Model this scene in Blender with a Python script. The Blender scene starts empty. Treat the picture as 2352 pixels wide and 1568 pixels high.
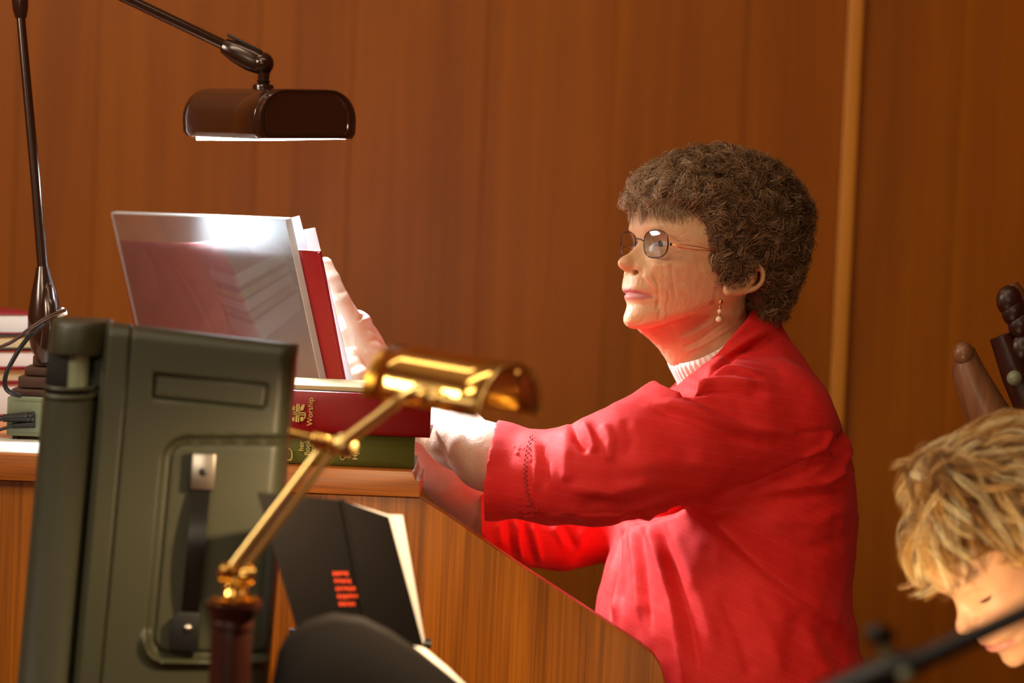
import bpy, bmesh, math, random
import numpy as np
from mathutils import Vector, Matrix
import openvdb

# ------------------------------------------------------------------ camera, world, lights
FPX = 7000.0                      # focal length in pixels of the 2352 x 1568 frame
CAM = np.array([0.0, 0.0, 1.45])
_p, _r = math.radians(3.5), math.radians(2.4)
F_ = np.array([0, math.cos(_p), -math.sin(_p)])
R0 = np.array([1.0, 0, 0]); U0 = np.cross(R0, F_)
R_ = R0 * math.cos(_r) + U0 * math.sin(_r)
U_ = U0 * math.cos(_r) - R0 * math.sin(_r)
RM = np.stack([R_, U_, F_], 1)    # camera-aligned frame (right, up, depth) -> world

scene = bpy.context.scene
COL = scene.collection
cd = bpy.data.cameras.new('camera'); cam = bpy.data.objects.new('camera', cd); COL.objects.link(cam)
cd.sensor_width = 36.0; cd.lens = 36.0 * FPX / 2352.0
cam.matrix_world = Matrix(((R_[0], U_[0], -F_[0], CAM[0]), (R_[1], U_[1], -F_[1], CAM[1]), (R_[2], U_[2], -F_[2], CAM[2]), (0, 0, 0, 1)))
cd.dof.use_dof = True; cd.dof.focus_distance = 3.95; cd.dof.aperture_fstop = 3.2
cd.clip_start = 0.05; cd.clip_end = 50
scene.camera = cam
scene.view_settings.view_transform = 'Standard'; scene.view_settings.look = 'None'
scene.view_settings.gamma = 1.0; scene.view_settings.use_curve_mapping = False
scene.view_settings.exposure = 0.15
scene.cycles.use_denoising = True
scene.cycles.max_bounces = 8
scene.cycles.sample_clamp_indirect = 6.0

w = bpy.data.worlds.new('world'); scene.world = w; w.use_nodes = True
w.node_tree.nodes['Background'].inputs[0].default_value = (1.0, 0.78, 0.55, 1)
w.node_tree.nodes['Background'].inputs[1].default_value = 0.25

def _cp(px, py, d):
    return tuple(RM @ np.array([(px - 1176.0) / FPX * d, (784.0 - py) / FPX * d, d]) + CAM)
P_LATE, P_LATE2 = _cp(2080, 1760, 3.18), _cp(2260, 1400, 3.38)
def area(name, loc, target, sx, sy, power, color):
    l = bpy.data.lights.new(name, 'AREA'); l.shape = 'RECTANGLE'; l.size = sx; l.size_y = sy
    l.energy = power; l.color = color
    o = bpy.data.objects.new(name, l); COL.objects.link(o); o.location = loc
    d = Vector(target) - Vector(loc)
    o.rotation_euler = d.to_track_quat('-Z', 'Y').to_euler()
    return o
WARM = (1.0, 0.80, 0.56)
area('ceiling_light_front', (-1.3, 1.0, 3.35), (-0.3, 4.2, 1.0), 1.4, 0.5, 24, WARM)
area('hall_light', (-1.0, -2.2, 2.3), (-0.1, 3.6, 1.1), 1.6, 0.9, 22, WARM)
area('ceiling_light_middle', (-0.3, 2.45, 3.38), (-0.3, 2.6, 0), 2.2, 0.30, 14, WARM)
area('left_fill_light', (-2.56, 2.9, 2.35), (-0.2, 3.8, 1.1), 1.5, 0.55, 50, (1.0, 0.86, 0.66))  # area light added at the left for the brass band and face; no window
area('face_fill_light', P_LATE, P_LATE2, 0.10, 0.04, 1.15, (1.0, 0.74, 0.42))  # added unseen light to brighten the blond woman's face
area('ceiling_light_wall', (-1.5, 4.3, 3.38), (-0.9, 5.5, 1.4), 1.8, 0.4, 13, WARM)

# ------------------------------------------------------------------ coordinates
def C(px, py, d):                 # photograph pixel + depth -> camera-aligned frame (metres)
    return np.array([(px - 1176.0) / FPX * d, (784.0 - py) / FPX * d, d])
def W(c):
    return np.asarray(c) @ RM.T + CAM
def P(px, py, d):
    return W(C(px, py, d))
def on_y(px, py, Y):              # the point of the vertical plane y = Y seen at a pixel
    ray = RM @ np.array([(px - 1176.0) / FPX, (784.0 - py) / FPX, 1.0])
    return CAM + ray * ((Y - CAM[1]) / ray[1])
def on_z(px, py, Z):
    ray = RM @ np.array([(px - 1176.0) / FPX, (784.0 - py) / FPX, 1.0])
    return CAM + ray * ((Z - CAM[2]) / ray[2])

# ------------------------------------------------------------------ materials
def new_mat(name):
    m = bpy.data.materials.new(name); m.use_nodes = True
    return m, m.node_tree, m.node_tree.nodes['Principled BSDF']
def srgb(r, g, b):
    f = lambda c: (c / 255 / 12.92) if c / 255 <= 0.04045 else ((c / 255 + 0.055) / 1.055) ** 2.4
    return (f(r), f(g), f(b), 1)
def flat(name, col, rough=0.5, metal=0.0, bump=0.0, bscale=200.0, var=0.0, **kw):
    m, t, b = new_mat(name)
    b.inputs['Base Color'].default_value = col
    b.inputs['Roughness'].default_value = rough; b.inputs['Metallic'].default_value = metal
    for k, v in kw.items(): b.inputs[k.replace('_', ' ')].default_value = v
    if bump or var:
        tc = t.nodes.new('ShaderNodeTexCoord'); n = t.nodes.new('ShaderNodeTexNoise')
        n.inputs['Scale'].default_value = bscale; n.inputs['Detail'].default_value = 4
        t.links.new(tc.outputs['Object'], n.inputs['Vector'])
        if bump:
            bp = t.nodes.new('ShaderNodeBump'); bp.inputs['Strength'].default_value = bump; bp.inputs['Distance'].default_value = 0.001
            t.links.new(n.outputs['Fac'], bp.inputs['Height']); t.links.new(bp.outputs['Normal'], b.inputs['Normal'])
        if var:
            mx = t.nodes.new('ShaderNodeMix'); mx.data_type = 'RGBA'; mx.blend_type = 'MULTIPLY'
            mx.inputs[0].default_value = 1.0
            cr = t.nodes.new('ShaderNodeValToRGB')
            cr.color_ramp.elements[0].color = (1 - var, 1 - var, 1 - var, 1); cr.color_ramp.elements[1].color = (1, 1, 1, 1)
            cr.color_ramp.elements[0].position = 0.3; cr.color_ramp.elements[1].position = 0.7
            t.links.new(n.outputs['Fac'], cr.inputs[0])
            mx.inputs[6].default_value = col; t.links.new(cr.outputs[0], mx.inputs[7])
            t.links.new(mx.outputs[2], b.inputs['Base Color'])
    return m
def wood(name, c0, c1, sx, sz, rough=0.45, dist=2.0, pores=0.0, rnd=0.0, axis='Z', pos=(0.3, 0.7)):
    m, t, b = new_mat(name)
    tc = t.nodes.new('ShaderNodeTexCoord'); mp = t.nodes.new('ShaderNodeMapping')
    sc = {'Z': (sx, sx, sz), 'X': (sz, sx, sx), 'Y': (sx, sz, sx)}[axis]
    mp.inputs['Scale'].default_value = sc
    t.links.new(tc.outputs['Object'], mp.inputs['Vector'])
    oi = t.nodes.new('ShaderNodeObjectInfo')
    ad = t.nodes.new('ShaderNodeVectorMath'); ad.operation = 'ADD'
    sc2 = t.nodes.new('ShaderNodeVectorMath'); sc2.operation = 'SCALE'; sc2.inputs['Scale'].default_value = 30.0
    cx = t.nodes.new('ShaderNodeCombineXYZ')
    for i in range(3): t.links.new(oi.outputs['Random'], cx.inputs[i])
    t.links.new(cx.outputs[0], sc2.inputs[0]); t.links.new(mp.outputs[0], ad.inputs[0]); t.links.new(sc2.outputs[0], ad.inputs[1])
    n = t.nodes.new('ShaderNodeTexNoise'); n.inputs['Scale'].default_value = 1.0; n.inputs['Detail'].default_value = 6
    n.inputs['Roughness'].default_value = 0.6; n.inputs['Distortion'].default_value = dist
    t.links.new(ad.outputs[0], n.inputs['Vector'])
    cr = t.nodes.new('ShaderNodeValToRGB')
    cr.color_ramp.elements[0].position = pos[0]; cr.color_ramp.elements[1].position = pos[1]
    cr.color_ramp.elements[0].color = c0; cr.color_ramp.elements[1].color = c1
    t.links.new(n.outputs['Fac'], cr.inputs[0])
    last = cr.outputs[0]
    if pores:
        mp2 = t.nodes.new('ShaderNodeMapping'); s2 = {'Z': (sx * 9, sx * 9, sz * 2.2), 'X': (sz * 2.2, sx * 9, sx * 9), 'Y': (sx * 9, sz * 2.2, sx * 9)}[axis]
        mp2.inputs['Scale'].default_value = s2; t.links.new(tc.outputs['Object'], mp2.inputs['Vector'])
        n2 = t.nodes.new('ShaderNodeTexNoise'); n2.inputs['Scale'].default_value = 1.0; n2.inputs['Detail'].default_value = 3
        t.links.new(mp2.outputs[0], n2.inputs['Vector'])
        cr2 = t.nodes.new('ShaderNodeValToRGB'); cr2.color_ramp.elements[0].position = 0.38; cr2.color_ramp.elements[1].position = 0.55
        cr2.color_ramp.elements[0].color = (1 - pores,) * 3 + (1,); cr2.color_ramp.elements[1].color = (1, 1, 1, 1)
        t.links.new(n2.outputs['Fac'], cr2.inputs[0])
        mx = t.nodes.new('ShaderNodeMix'); mx.data_type = 'RGBA'; mx.blend_type = 'MULTIPLY'; mx.inputs[0].default_value = 1
        t.links.new(last, mx.inputs[6]); t.links.new(cr2.outputs[0], mx.inputs[7]); last = mx.outputs[2]
    if rnd:
        hs = t.nodes.new('ShaderNodeHueSaturation'); mr = t.nodes.new('ShaderNodeMapRange')
        mr.inputs[3].default_value = 1 - rnd; mr.inputs[4].default_value = 1 + rnd
        t.links.new(oi.outputs['Random'], mr.inputs[0]); t.links.new(mr.outputs[0], hs.inputs['Value'])
        t.links.new(last, hs.inputs['Color']); last = hs.outputs[0]
    t.links.new(last, b.inputs['Base Color']); b.inputs['Roughness'].default_value = rough
    bp = t.nodes.new('ShaderNodeBump'); bp.inputs['Strength'].default_value = 0.15; bp.inputs['Distance'].default_value = 0.001
    t.links.new(n.outputs['Fac'], bp.inputs['Height']); t.links.new(bp.outputs['Normal'], b.inputs['Normal'])
    return m
def glass(name, col, rough=0.0, ior=1.49):
    m, t, b = new_mat(name)
    b.inputs['Base Color'].default_value = col; b.inputs['Roughness'].default_value = rough
    b.inputs['Transmission Weight'].default_value = 1.0; b.inputs['IOR'].default_value = ior
    return m
def emit(name, col, strength):
    m, t, b = new_mat(name)
    b.inputs['Base Color'].default_value = col; b.inputs['Emission Color'].default_value = col
    b.inputs['Emission Strength'].default_value = strength
    return m

M = {}
M['wall'] = wood('wall_wood', srgb(136, 72, 2), srgb(166, 93, 4), 7.0, 0.35, 0.42, 1.2, pores=0.08, rnd=0.04)
M['wall'].node_tree.nodes['Principled BSDF'].inputs['Specular IOR Level'].default_value = 0.25
M['strip'] = wood('strip_wood', srgb(200, 128, 34), srgb(215, 142, 44), 20, 1, 0.4)
M['oak'] = wood('oak', srgb(140, 76, 10), srgb(182, 104, 20), 26, 1.2, 0.38, 0.9, pores=0.30, pos=(0.32, 0.62))
M['oak'].node_tree.nodes['Principled BSDF'].inputs['Specular IOR Level'].default_value = 0.2
M['oak_x'] = wood('oak_edge', srgb(160, 88, 30), srgb(202, 118, 45), 60, 4.0, 0.35, 0.5, pores=0.25, axis='X')
M['floor'] = wood('floor_carpet', srgb(90, 40, 30), srgb(110, 50, 38), 50, 50, 0.95)
M['cream'] = flat('cream_plaster', srgb(215, 195, 165), 0.8, bump=0.2, bscale=60)
M['speaker'] = flat('speaker_plastic', srgb(58, 59, 40), 0.42, bump=0.25, bscale=900, var=0.12)
M['black'] = flat('black_plastic', srgb(9, 9, 9), 0.45, bump=0.1, bscale=500)
M['black_gloss'] = flat('black_gloss', srgb(14, 13, 12), 0.22)
M['folder'] = flat('black_folder', srgb(13, 9, 8), 0.75, bump=0.2, bscale=700)
M['chrome'] = flat('brushed_steel', srgb(200, 195, 185), 0.28, 1.0)
M['brass'] = flat('polished_brass', srgb(250, 205, 115), 0.13, 1.0)
M['brass_rough'] = flat('brass', srgb(252, 218, 140), 0.34, 1.0, bump=0.05)
M['bronze'] = flat('brown_enamel', srgb(58, 34, 24), 0.22, 0.25, Coat_Weight=0.6, Coat_Roughness=0.1)
M['darkwood'] = wood('dark_wood', srgb(38, 16, 12), srgb(62, 26, 18), 60, 6, 0.35)
M['brownblock'] = flat('brown_block', srgb(78, 52, 42), 0.4, bump=0.1)
M['greenbox'] = flat('green_grey_box', srgb(120, 128, 100), 0.4, bump=0.1, bscale=400)
M['red_cloth'] = flat('red_book_cloth', srgb(158, 10, 18), 0.42, bump=0.3, bscale=1800, var=0.15)
M['maroon'] = flat('maroon_cover', srgb(150, 22, 34), 0.45, bump=0.2, bscale=1200)
M['green_cloth'] = flat('green_book_cloth', srgb(92, 98, 34), 0.5, bump=0.3, bscale=1800, var=0.15)
M['dark_green'] = flat('dark_green_cloth', srgb(34, 44, 24), 0.5, bump=0.3, bscale=1800)
M['folder'].node_tree.nodes['Principled BSDF'].inputs['Specular IOR Level'].default_value = 0.2
M['gold'] = flat('gold_foil', srgb(240, 215, 130), 0.35, 0.3)
M['paper'] = flat('white_paper', srgb(238, 234, 226), 0.7)
M['paper_y'] = flat('cream_paper', srgb(214, 196, 150), 0.7)
M['print_red'] = flat('red_print', srgb(190, 60, 25), 0.6)
M['acrylic'] = glass('clear_acrylic', (0.97, 0.985, 0.99, 1), 0.01)
def haze(m, amount, inner=0.5):
    t = m.node_tree; b = t.nodes['Principled BSDF']; out = t.nodes['Material Output']
    d = t.nodes.new('ShaderNodeBsdfTranslucent'); d.inputs[0].default_value = (.92, .96, 1, 1)
    d2 = t.nodes.new('ShaderNodeBsdfDiffuse'); d2.inputs[0].default_value = (.92, .96, 1, 1)
    m1 = t.nodes.new('ShaderNodeMixShader'); m2 = t.nodes.new('ShaderNodeMixShader')
    t.links.new(d.outputs[0], m1.inputs[1]); t.links.new(d2.outputs[0], m1.inputs[2]); m1.inputs[0].default_value = inner; m2.inputs[0].default_value = amount
    t.links.new(b.outputs[0], m2.inputs[1]); t.links.new(m1.outputs[0], m2.inputs[2]); t.links.new(m2.outputs[0], out.inputs[0])
haze(M['acrylic'], 0.09)
M['edge_light'] = flat('edge_light_white', srgb(225, 235, 240), 0.4); haze(M['edge_light'], 0.5)  # white put into the edge colour for light piped through the sheet
M['thin_paper'] = flat('thin_paper', srgb(246, 246, 244), 0.7); haze(M['thin_paper'], 0.75, 0.05)
M['lens'] = glass('spectacle_lens', (0.93, 0.95, 0.97, 1), 0.0, 1.5)
M['wire'] = flat('dark_wire', srgb(70, 60, 52), 0.3, 0.9)
M['goldwire'] = flat('gold_wire', srgb(210, 165, 95), 0.25, 1.0)
M['pearl'] = flat('pearl', srgb(240, 215, 190), 0.2, 0.0, Coat_Weight=0.6)
M['knit'] = flat('white_knit', srgb(236, 228, 220), 0.85, bump=0.4, bscale=900)
M['eye'] = flat('eye_white', srgb(225, 215, 205), 0.15)
M['iris'] = flat('iris', srgb(60, 70, 70), 0.1)
M['tube'] = emit('fluorescent_tube', (0.86, 0.95, 1.0, 1), 28.0)
M['bulb'] = emit('warm_bulb', (1.0, 0.74, 0.42, 1), 20.0)
M['white_inner'] = flat('white_reflector', srgb(235, 240, 235), 0.35)
M['instrument'] = wood('instrument_wood', srgb(104, 66, 42), srgb(138, 92, 60), 30, 4, 0.35)
M['trouser'] = flat('dark_trousers', srgb(40, 38, 44), 0.9, bump=0.3)
M['top_dark'] = flat('dark_knit_top', srgb(28, 26, 30), 0.9, bump=0.3)
M['redswitch'] = flat('red_switch', srgb(220, 40, 15), 0.4)

def skin_mat(name, wr=0.35):
    m, t, b = new_mat(name)
    a = t.nodes.new('ShaderNodeAttribute'); a.attribute_name = 'col'
    tc = t.nodes.new('ShaderNodeTexCoord')
    n = t.nodes.new('ShaderNodeTexNoise'); n.inputs['Scale'].default_value = 55; n.inputs['Detail'].default_value = 5
    t.links.new(tc.outputs['Object'], n.inputs['Vector'])
    cr = t.nodes.new('ShaderNodeValToRGB'); cr.color_ramp.elements[0].position = .35; cr.color_ramp.elements[1].position = .65
    cr.color_ramp.elements[0].color = (0.94, 0.80, 0.76, 1); cr.color_ramp.elements[1].color = (1, 1, 1, 1)
    t.links.new(n.outputs['Fac'], cr.inputs[0])
    mx = t.nodes.new('ShaderNodeMix'); mx.data_type = 'RGBA'; mx.blend_type = 'MULTIPLY'; mx.inputs[0].default_value = .8
    t.links.new(a.outputs['Color'], mx.inputs[6]); t.links.new(cr.outputs[0], mx.inputs[7])
    t.links.new(mx.outputs[2], b.inputs['Base Color'])
    b.inputs['Roughness'].default_value = 0.48
    b.inputs['Subsurface Weight'].default_value = 0.12; b.inputs['Subsurface Radius'].default_value = (1, .35, .2); b.inputs['Subsurface Scale'].default_value = 0.006
    n2 = t.nodes.new('ShaderNodeTexNoise'); n2.inputs['Scale'].default_value = 300; n2.inputs['Detail'].default_value = 5; n2.inputs['Distortion'].default_value = 0.4
    t.links.new(tc.outputs['Object'], n2.inputs['Vector'])
    bp = t.nodes.new('ShaderNodeBump'); bp.inputs['Strength'].default_value = wr; bp.inputs['Distance'].default_value = 0.0012
    t.links.new(n2.outputs['Fac'], bp.inputs['Height']); t.links.new(bp.outputs['Normal'], b.inputs['Normal'])
    return m
M['skin_old'] = skin_mat('skin_aged', 0.5)
M['skin_young'] = skin_mat('skin_smooth', 0.12)

def cloth_mat(name, base, line):
    m, t, b = new_mat(name)
    N = t.nodes.new
    a = N('ShaderNodeAttribute'); a.attribute_name = 'suv'
    sp = N('ShaderNodeSeparateXYZ'); t.links.new(a.outputs['Vector'], sp.inputs[0])
    outs = []
    for i, sp_ in enumerate((0.0145, 0.024)):
        d = N('ShaderNodeMath'); d.operation = 'DIVIDE'; d.inputs[1].default_value = sp_; t.links.new(sp.outputs[i], d.inputs[0])
        f = N('ShaderNodeMath'); f.operation = 'FRACT'; t.links.new(d.outputs[0], f.inputs[0])
        s = N('ShaderNodeMath'); s.operation = 'SUBTRACT'; s.inputs[1].default_value = 0.5; t.links.new(f.outputs[0], s.inputs[0])
        ab = N('ShaderNodeMath'); ab.operation = 'ABSOLUTE'; t.links.new(s.outputs[0], ab.inputs[0])
        l = N('ShaderNodeMath'); l.operation = 'LESS_THAN'; l.inputs[1].default_value = 0.05 if i == 0 else 0.025; t.links.new(ab.outputs[0], l.inputs[0])
        outs.append(l.outputs[0])
    hh = N('ShaderNodeMath'); hh.operation = 'MULTIPLY'; hh.inputs[1].default_value = 0.35; t.links.new(outs[1], hh.inputs[0])
    mxm = N('ShaderNodeMath'); mxm.operation = 'MAXIMUM'; t.links.new(outs[0], mxm.inputs[0]); t.links.new(hh.outputs[0], mxm.inputs[1])
    mu = N('ShaderNodeMath'); mu.operation = 'MULTIPLY'; mu.inputs[1].default_value = 0.12; t.links.new(mxm.outputs[0], mu.inputs[0])
    tc = N('ShaderNodeTexCoord'); n = N('ShaderNodeTexNoise'); n.inputs['Scale'].default_value = 9; n.inputs['Detail'].default_value = 3
    t.links.new(tc.outputs['Object'], n.inputs['Vector'])
    cr = N('ShaderNodeValToRGB'); cr.color_ramp.elements[0].color = tuple(c * .88 for c in base[:3]) + (1,); cr.color_ramp.elements[1].color = base
    t.links.new(n.outputs['Fac'], cr.inputs[0])
    mx = N('ShaderNodeMix'); mx.data_type = 'RGBA'; mx.inputs[7].default_value = line
    t.links.new(mu.outputs[0], mx.inputs[0]); t.links.new(cr.outputs[0], mx.inputs[6])
    t.links.new(mx.outputs[2], b.inputs['Base Color'])
    b.inputs['Roughness'].default_value = 0.75
    b.inputs['Sheen Weight'].default_value = 0.05; b.inputs['Sheen Tint'].default_value = (1, .5, .6, 1)
    n2 = N('ShaderNodeTexNoise'); n2.inputs['Scale'].default_value = 700; n2.inputs['Detail'].default_value = 3
    t.links.new(tc.outputs['Object'], n2.inputs['Vector'])
    add = N('ShaderNodeMath'); add.operation = 'ADD'; t.links.new(n2.outputs['Fac'], add.inputs[0]); t.links.new(mxm.outputs[0], add.inputs[1])
    bp = N('ShaderNodeBump'); bp.inputs['Strength'].default_value = 0.35; bp.inputs['Distance'].default_value = 0.0008
    t.links.new(add.outputs[0], bp.inputs['Height']); t.links.new(bp.outputs['Normal'], b.inputs['Normal'])
    return m
M['shirt'] = cloth_mat('red_woven_cloth', (0.76, 0.010, 0.007, 1), (0.88, 0.10, 0.11, 1))

def hair_mat(name, stops, rough=0.45):
    m, t, b = new_mat(name)
    a = t.nodes.new('ShaderNodeAttribute'); a.attribute_name = 'tint'
    cr = t.nodes.new('ShaderNodeValToRGB')
    e = cr.color_ramp.elements
    e[0].position, e[0].color = stops[0]; e[1].position, e[1].color = stops[-1]
    for p_, c_ in stops[1:-1]:
        k = e.new(p_); k.color = c_
    t.links.new(a.outputs['Fac'], cr.inputs[0]); t.links.new(cr.outputs[0], b.inputs['Base Color'])
    b.inputs['Roughness'].default_value = rough
    b.inputs['Specular IOR Level'].default_value = 0.35
    return m
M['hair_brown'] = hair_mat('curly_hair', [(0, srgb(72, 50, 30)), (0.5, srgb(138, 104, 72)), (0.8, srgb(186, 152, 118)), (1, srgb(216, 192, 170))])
M['hair_blond'] = hair_mat('blond_hair', [(0, srgb(110, 68, 32)), (0.35, srgb(190, 136, 70)), (0.7, srgb(246, 202, 126)), (1, srgb(255, 240, 190))], 0.38)

# ------------------------------------------------------------------ object helpers
def fast_mesh(name, v, q, smooth=True):
    v = np.ascontiguousarray(v, dtype=np.float32); q = np.ascontiguousarray(q, dtype=np.int32)
    k = q.shape[1]; me = bpy.data.meshes.new(name)
    me.vertices.add(len(v)); me.vertices.foreach_set('co', v.ravel())
    me.loops.add(q.size); me.loops.foreach_set('vertex_index', q.ravel())
    me.polygons.add(len(q)); me.polygons.foreach_set('loop_start', np.arange(0, q.size, k, dtype=np.int32))
    me.polygons.foreach_set('use_smooth', np.full(len(q), smooth))
    me.update(calc_edges=True); me.validate()
    return me
def add_attr(me, name, arr):
    arr = np.asarray(arr, dtype=np.float32)
    if arr.ndim == 1:
        a = me.attributes.new(name, 'FLOAT', 'POINT'); a.data.foreach_set('value', arr)
    elif arr.shape[1] == 3:
        a = me.attributes.new(name, 'FLOAT_VECTOR', 'POINT'); a.data.foreach_set('vector', arr.ravel())
    else:
        a = me.attributes.new(name, 'FLOAT_COLOR', 'POINT'); a.data.foreach_set('color', arr.ravel())
def root_loc(parent):
    o = np.zeros(3)
    while parent is not None:
        o += np.array(parent.location); parent = parent.parent
    return o
def link(name, me, mat, parent=None):
    o = bpy.data.objects.new(name, me); COL.objects.link(o)
    if mat is not None: me.materials.append(mat)
    if parent is not None: o.parent = parent
    return o
def thing(name, label, cat, loc, group=None):
    o = bpy.data.objects.new(name, None); COL.objects.link(o); o.location = tuple(loc)
    o.empty_display_size = 0.05
    tag(o, label, cat, group); return o
def tag(o, label=None, cat=None, group=None, kind=None):
    if label: o['label'] = label
    if cat: o['category'] = cat
    if group: o['group'] = group
    if kind: o['kind'] = kind
    return o

class MB:                        # collects shapes given in world coordinates into one mesh
    def __init__(s): s.v = []; s.f = []; s.n = 0; s.sm = []
    def add(s, v, f, smooth=True):
        v = [tuple(map(float, p)) for p in v]
        s.v += v; s.f += [tuple(i + s.n for i in q) for q in f]; s.sm += [smooth] * len(f); s.n += len(v)
        return s
    def box(s, c, ax, h, bev=0.0, seg=2):
        bm = bmesh.new(); bmesh.ops.create_cube(bm, size=2.0)
        for v in bm.verts: v.co = Vector((v.co.x * h[0], v.co.y * h[1], v.co.z * h[2]))
        if bev > 0: bmesh.ops.bevel(bm, geom=bm.edges[:], offset=min(bev, min(h) * .95), segments=seg, profile=0.6, affect='EDGES')
        ax = np.array(ax, float)
        bm.verts.index_update()
        v = [np.array(c) + v.co.x * ax[0] + v.co.y * ax[1] + v.co.z * ax[2] for v in bm.verts]
        f = [tuple(x.index for x in p.verts) for p in bm.faces]; bm.free()
        if np.linalg.det(ax) < 0: f = [q[::-1] for q in f]
        return s.add(v, f, False)
    def tube(s, pts, rad, n=12, cap=True):
        pts = [np.array(p, float) for p in pts]
        if np.isscalar(rad): rad = [rad] * len(pts)
        T = [(pts[min(i + 1, len(pts) - 1)] - pts[max(i - 1, 0)]) for i in range(len(pts))]
        T = [t / (np.linalg.norm(t) + 1e-12) for t in T]
        a = np.cross(T[0], [0, 0, 1]);
        if np.linalg.norm(a) < .1: a = np.cross(T[0], [1, 0, 0])
        a /= np.linalg.norm(a); vs = []
        for p, t, r in zip(pts, T, rad):
            a = a - t * a.dot(t); a /= np.linalg.norm(a); b = np.cross(t, a)
            vs += [p + r * (a * math.cos(k * 2 * math.pi / n) + b * math.sin(k * 2 * math.pi / n)) for k in range(n)]
        fs = [(i * n + k, i * n + (k + 1) % n, (i + 1) * n + (k + 1) % n, (i + 1) * n + k) for i in range(len(pts) - 1) for k in range(n)]
        if cap: fs += [tuple(range(n))[::-1], tuple((len(pts) - 1) * n + k for k in range(n))]
        return s.add(vs, fs)
    def lathe(s, prof, o, axis, n=32):
        axis = np.array(axis, float); axis /= np.linalg.norm(axis)
        return s.tube([np.array(o) + axis * (h + i * 1e-7) for i, (r, h) in enumerate(prof)], [max(r, 1e-5) for r, h in prof], n)
    def ball(s, c, r, ax=None, n=16):
        r = np.array([r] * 3 if np.isscalar(r) else r, float); ax = np.eye(3) if ax is None else np.array(ax)
        m = n // 2; vs = []; fs = []
        for i in range(m + 1):
            th = math.pi * i / m
            for k in range(n):
                ph = 2 * math.pi * k / n
                d = np.array([math.sin(th) * math.cos(ph), math.sin(th) * math.sin(ph), math.cos(th)]) * r
                vs.append(np.array(c) + d @ ax)
        for i in range(m):
            for k in range(n): fs.append((i * n + k, (i + 1) * n + k, (i + 1) * n + (k + 1) % n, i * n + (k + 1) % n))
        return s.add(vs, fs)
    def prism(s, poly, off, bev=0.0):      # poly: world points in a plane, off: extrusion vector
        bm = bmesh.new(); vs = [bm.verts.new(tuple(p)) for p in poly]; f = bm.faces.new(vs)
        r = bmesh.ops.extrude_face_region(bm, geom=[f])
        for g in r['geom']:
            if isinstance(g, bmesh.types.BMVert): g.co += Vector(tuple(off))
        bmesh.ops.recalc_face_normals(bm, faces=bm.faces[:])
        if bev: bmesh.ops.bevel(bm, geom=bm.edges[:], offset=bev, segments=2, profile=.6, affect='EDGES', clamp_overlap=True)
        bm.verts.index_update()
        v = [tuple(x.co) for x in bm.verts]; f = [tuple(x.index for x in p.verts) for p in bm.faces]; bm.free()
        return s.add(v, f, False)
    def grid(s, V):                         # V: (n, m, 3) points
        V = np.asarray(V); n, m = V.shape[:2]
        return s.add(V.reshape(-1, 3), [(i * m + j, i * m + j + 1, (i + 1) * m + j + 1, (i + 1) * m + j) for i in range(n - 1) for j in range(m - 1)])
    def build(s, name, mat, parent=None, solidify=0.0, recalc=True, auto=35):
        o0 = root_loc(parent)
        me = bpy.data.meshes.new(name); me.from_pydata([tuple(np.array(p) - o0) for p in s.v], [], s.f)
        if recalc:
            bm = bmesh.new(); bm.from_mesh(me); bmesh.ops.recalc_face_normals(bm, faces=bm.faces[:]); bm.to_mesh(me); bm.free()
        me.polygons.foreach_set('use_smooth', [True] * len(me.polygons)) if len(me.polygons) else None
        try: me.set_sharp_from_angle(angle=math.radians(auto))
        except Exception: pass
        o = link(name, me, mat, parent)
        if solidify:
            md = o.modifiers.new('thickness', 'SOLIDIFY'); md.thickness = solidify; md.offset = 0
        return o
def struct(name, mb, mat, **k):
    o = mb.build(name, mat, **k); o['kind'] = 'structure'; return o

# ------------------------------------------------------------------ numpy noise, distance fields
_rng = np.random.RandomState(7)
_lat = _rng.rand(32, 32, 32).astype(np.float32) * 2 - 1
def vnoise(p, s):
    p = np.asarray(p) * s; i = np.floor(p).astype(int); f = p - i; f = f * f * (3 - 2 * f)
    out = 0
    for dx in (0, 1):
        for dy in (0, 1):
            for dz in (0, 1):
                wgt = (f[..., 0] if dx else 1 - f[..., 0]) * (f[..., 1] if dy else 1 - f[..., 1]) * (f[..., 2] if dz else 1 - f[..., 2])
                out = out + wgt * _lat[(i[..., 0] + dx) & 31, (i[..., 1] + dy) & 31, (i[..., 2] + dz) & 31]
    return out
def smin(a, b, k):
    h = np.clip(0.5 + 0.5 * (b - a) / k, 0, 1); return b * (1 - h) + a * h - k * h * (1 - h)
def smax(a, b, k): return -smin(-a, -b, k)
def gridpts(lo, hi, h):
    ax = [np.arange(lo[i], hi[i] + h, h, dtype=np.float32) for i in range(3)]
    return np.meshgrid(*ax, indexing='ij')
def rcone(X, Y, Z, a, b, ra, rb):
    a = np.array(a, float); b = np.array(b, float); d = b - a; L2 = max(d.dot(d), 1e-12)
    t = np.clip(((X - a[0]) * d[0] + (Y - a[1]) * d[1] + (Z - a[2]) * d[2]) / L2, 0, 1)
    return np.sqrt((X - a[0] - t * d[0]) ** 2 + (Y - a[1] - t * d[1]) ** 2 + (Z - a[2] - t * d[2]) ** 2) - (ra + (rb - ra) * t)
def chain(X, Y, Z, pts, rad, k):
    out = None
    for i in range(len(pts) - 1):
        d = rcone(X, Y, Z, pts[i], pts[i + 1], rad[i], rad[i + 1]); out = d if out is None else smin(out, d, k)
    return out
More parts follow.
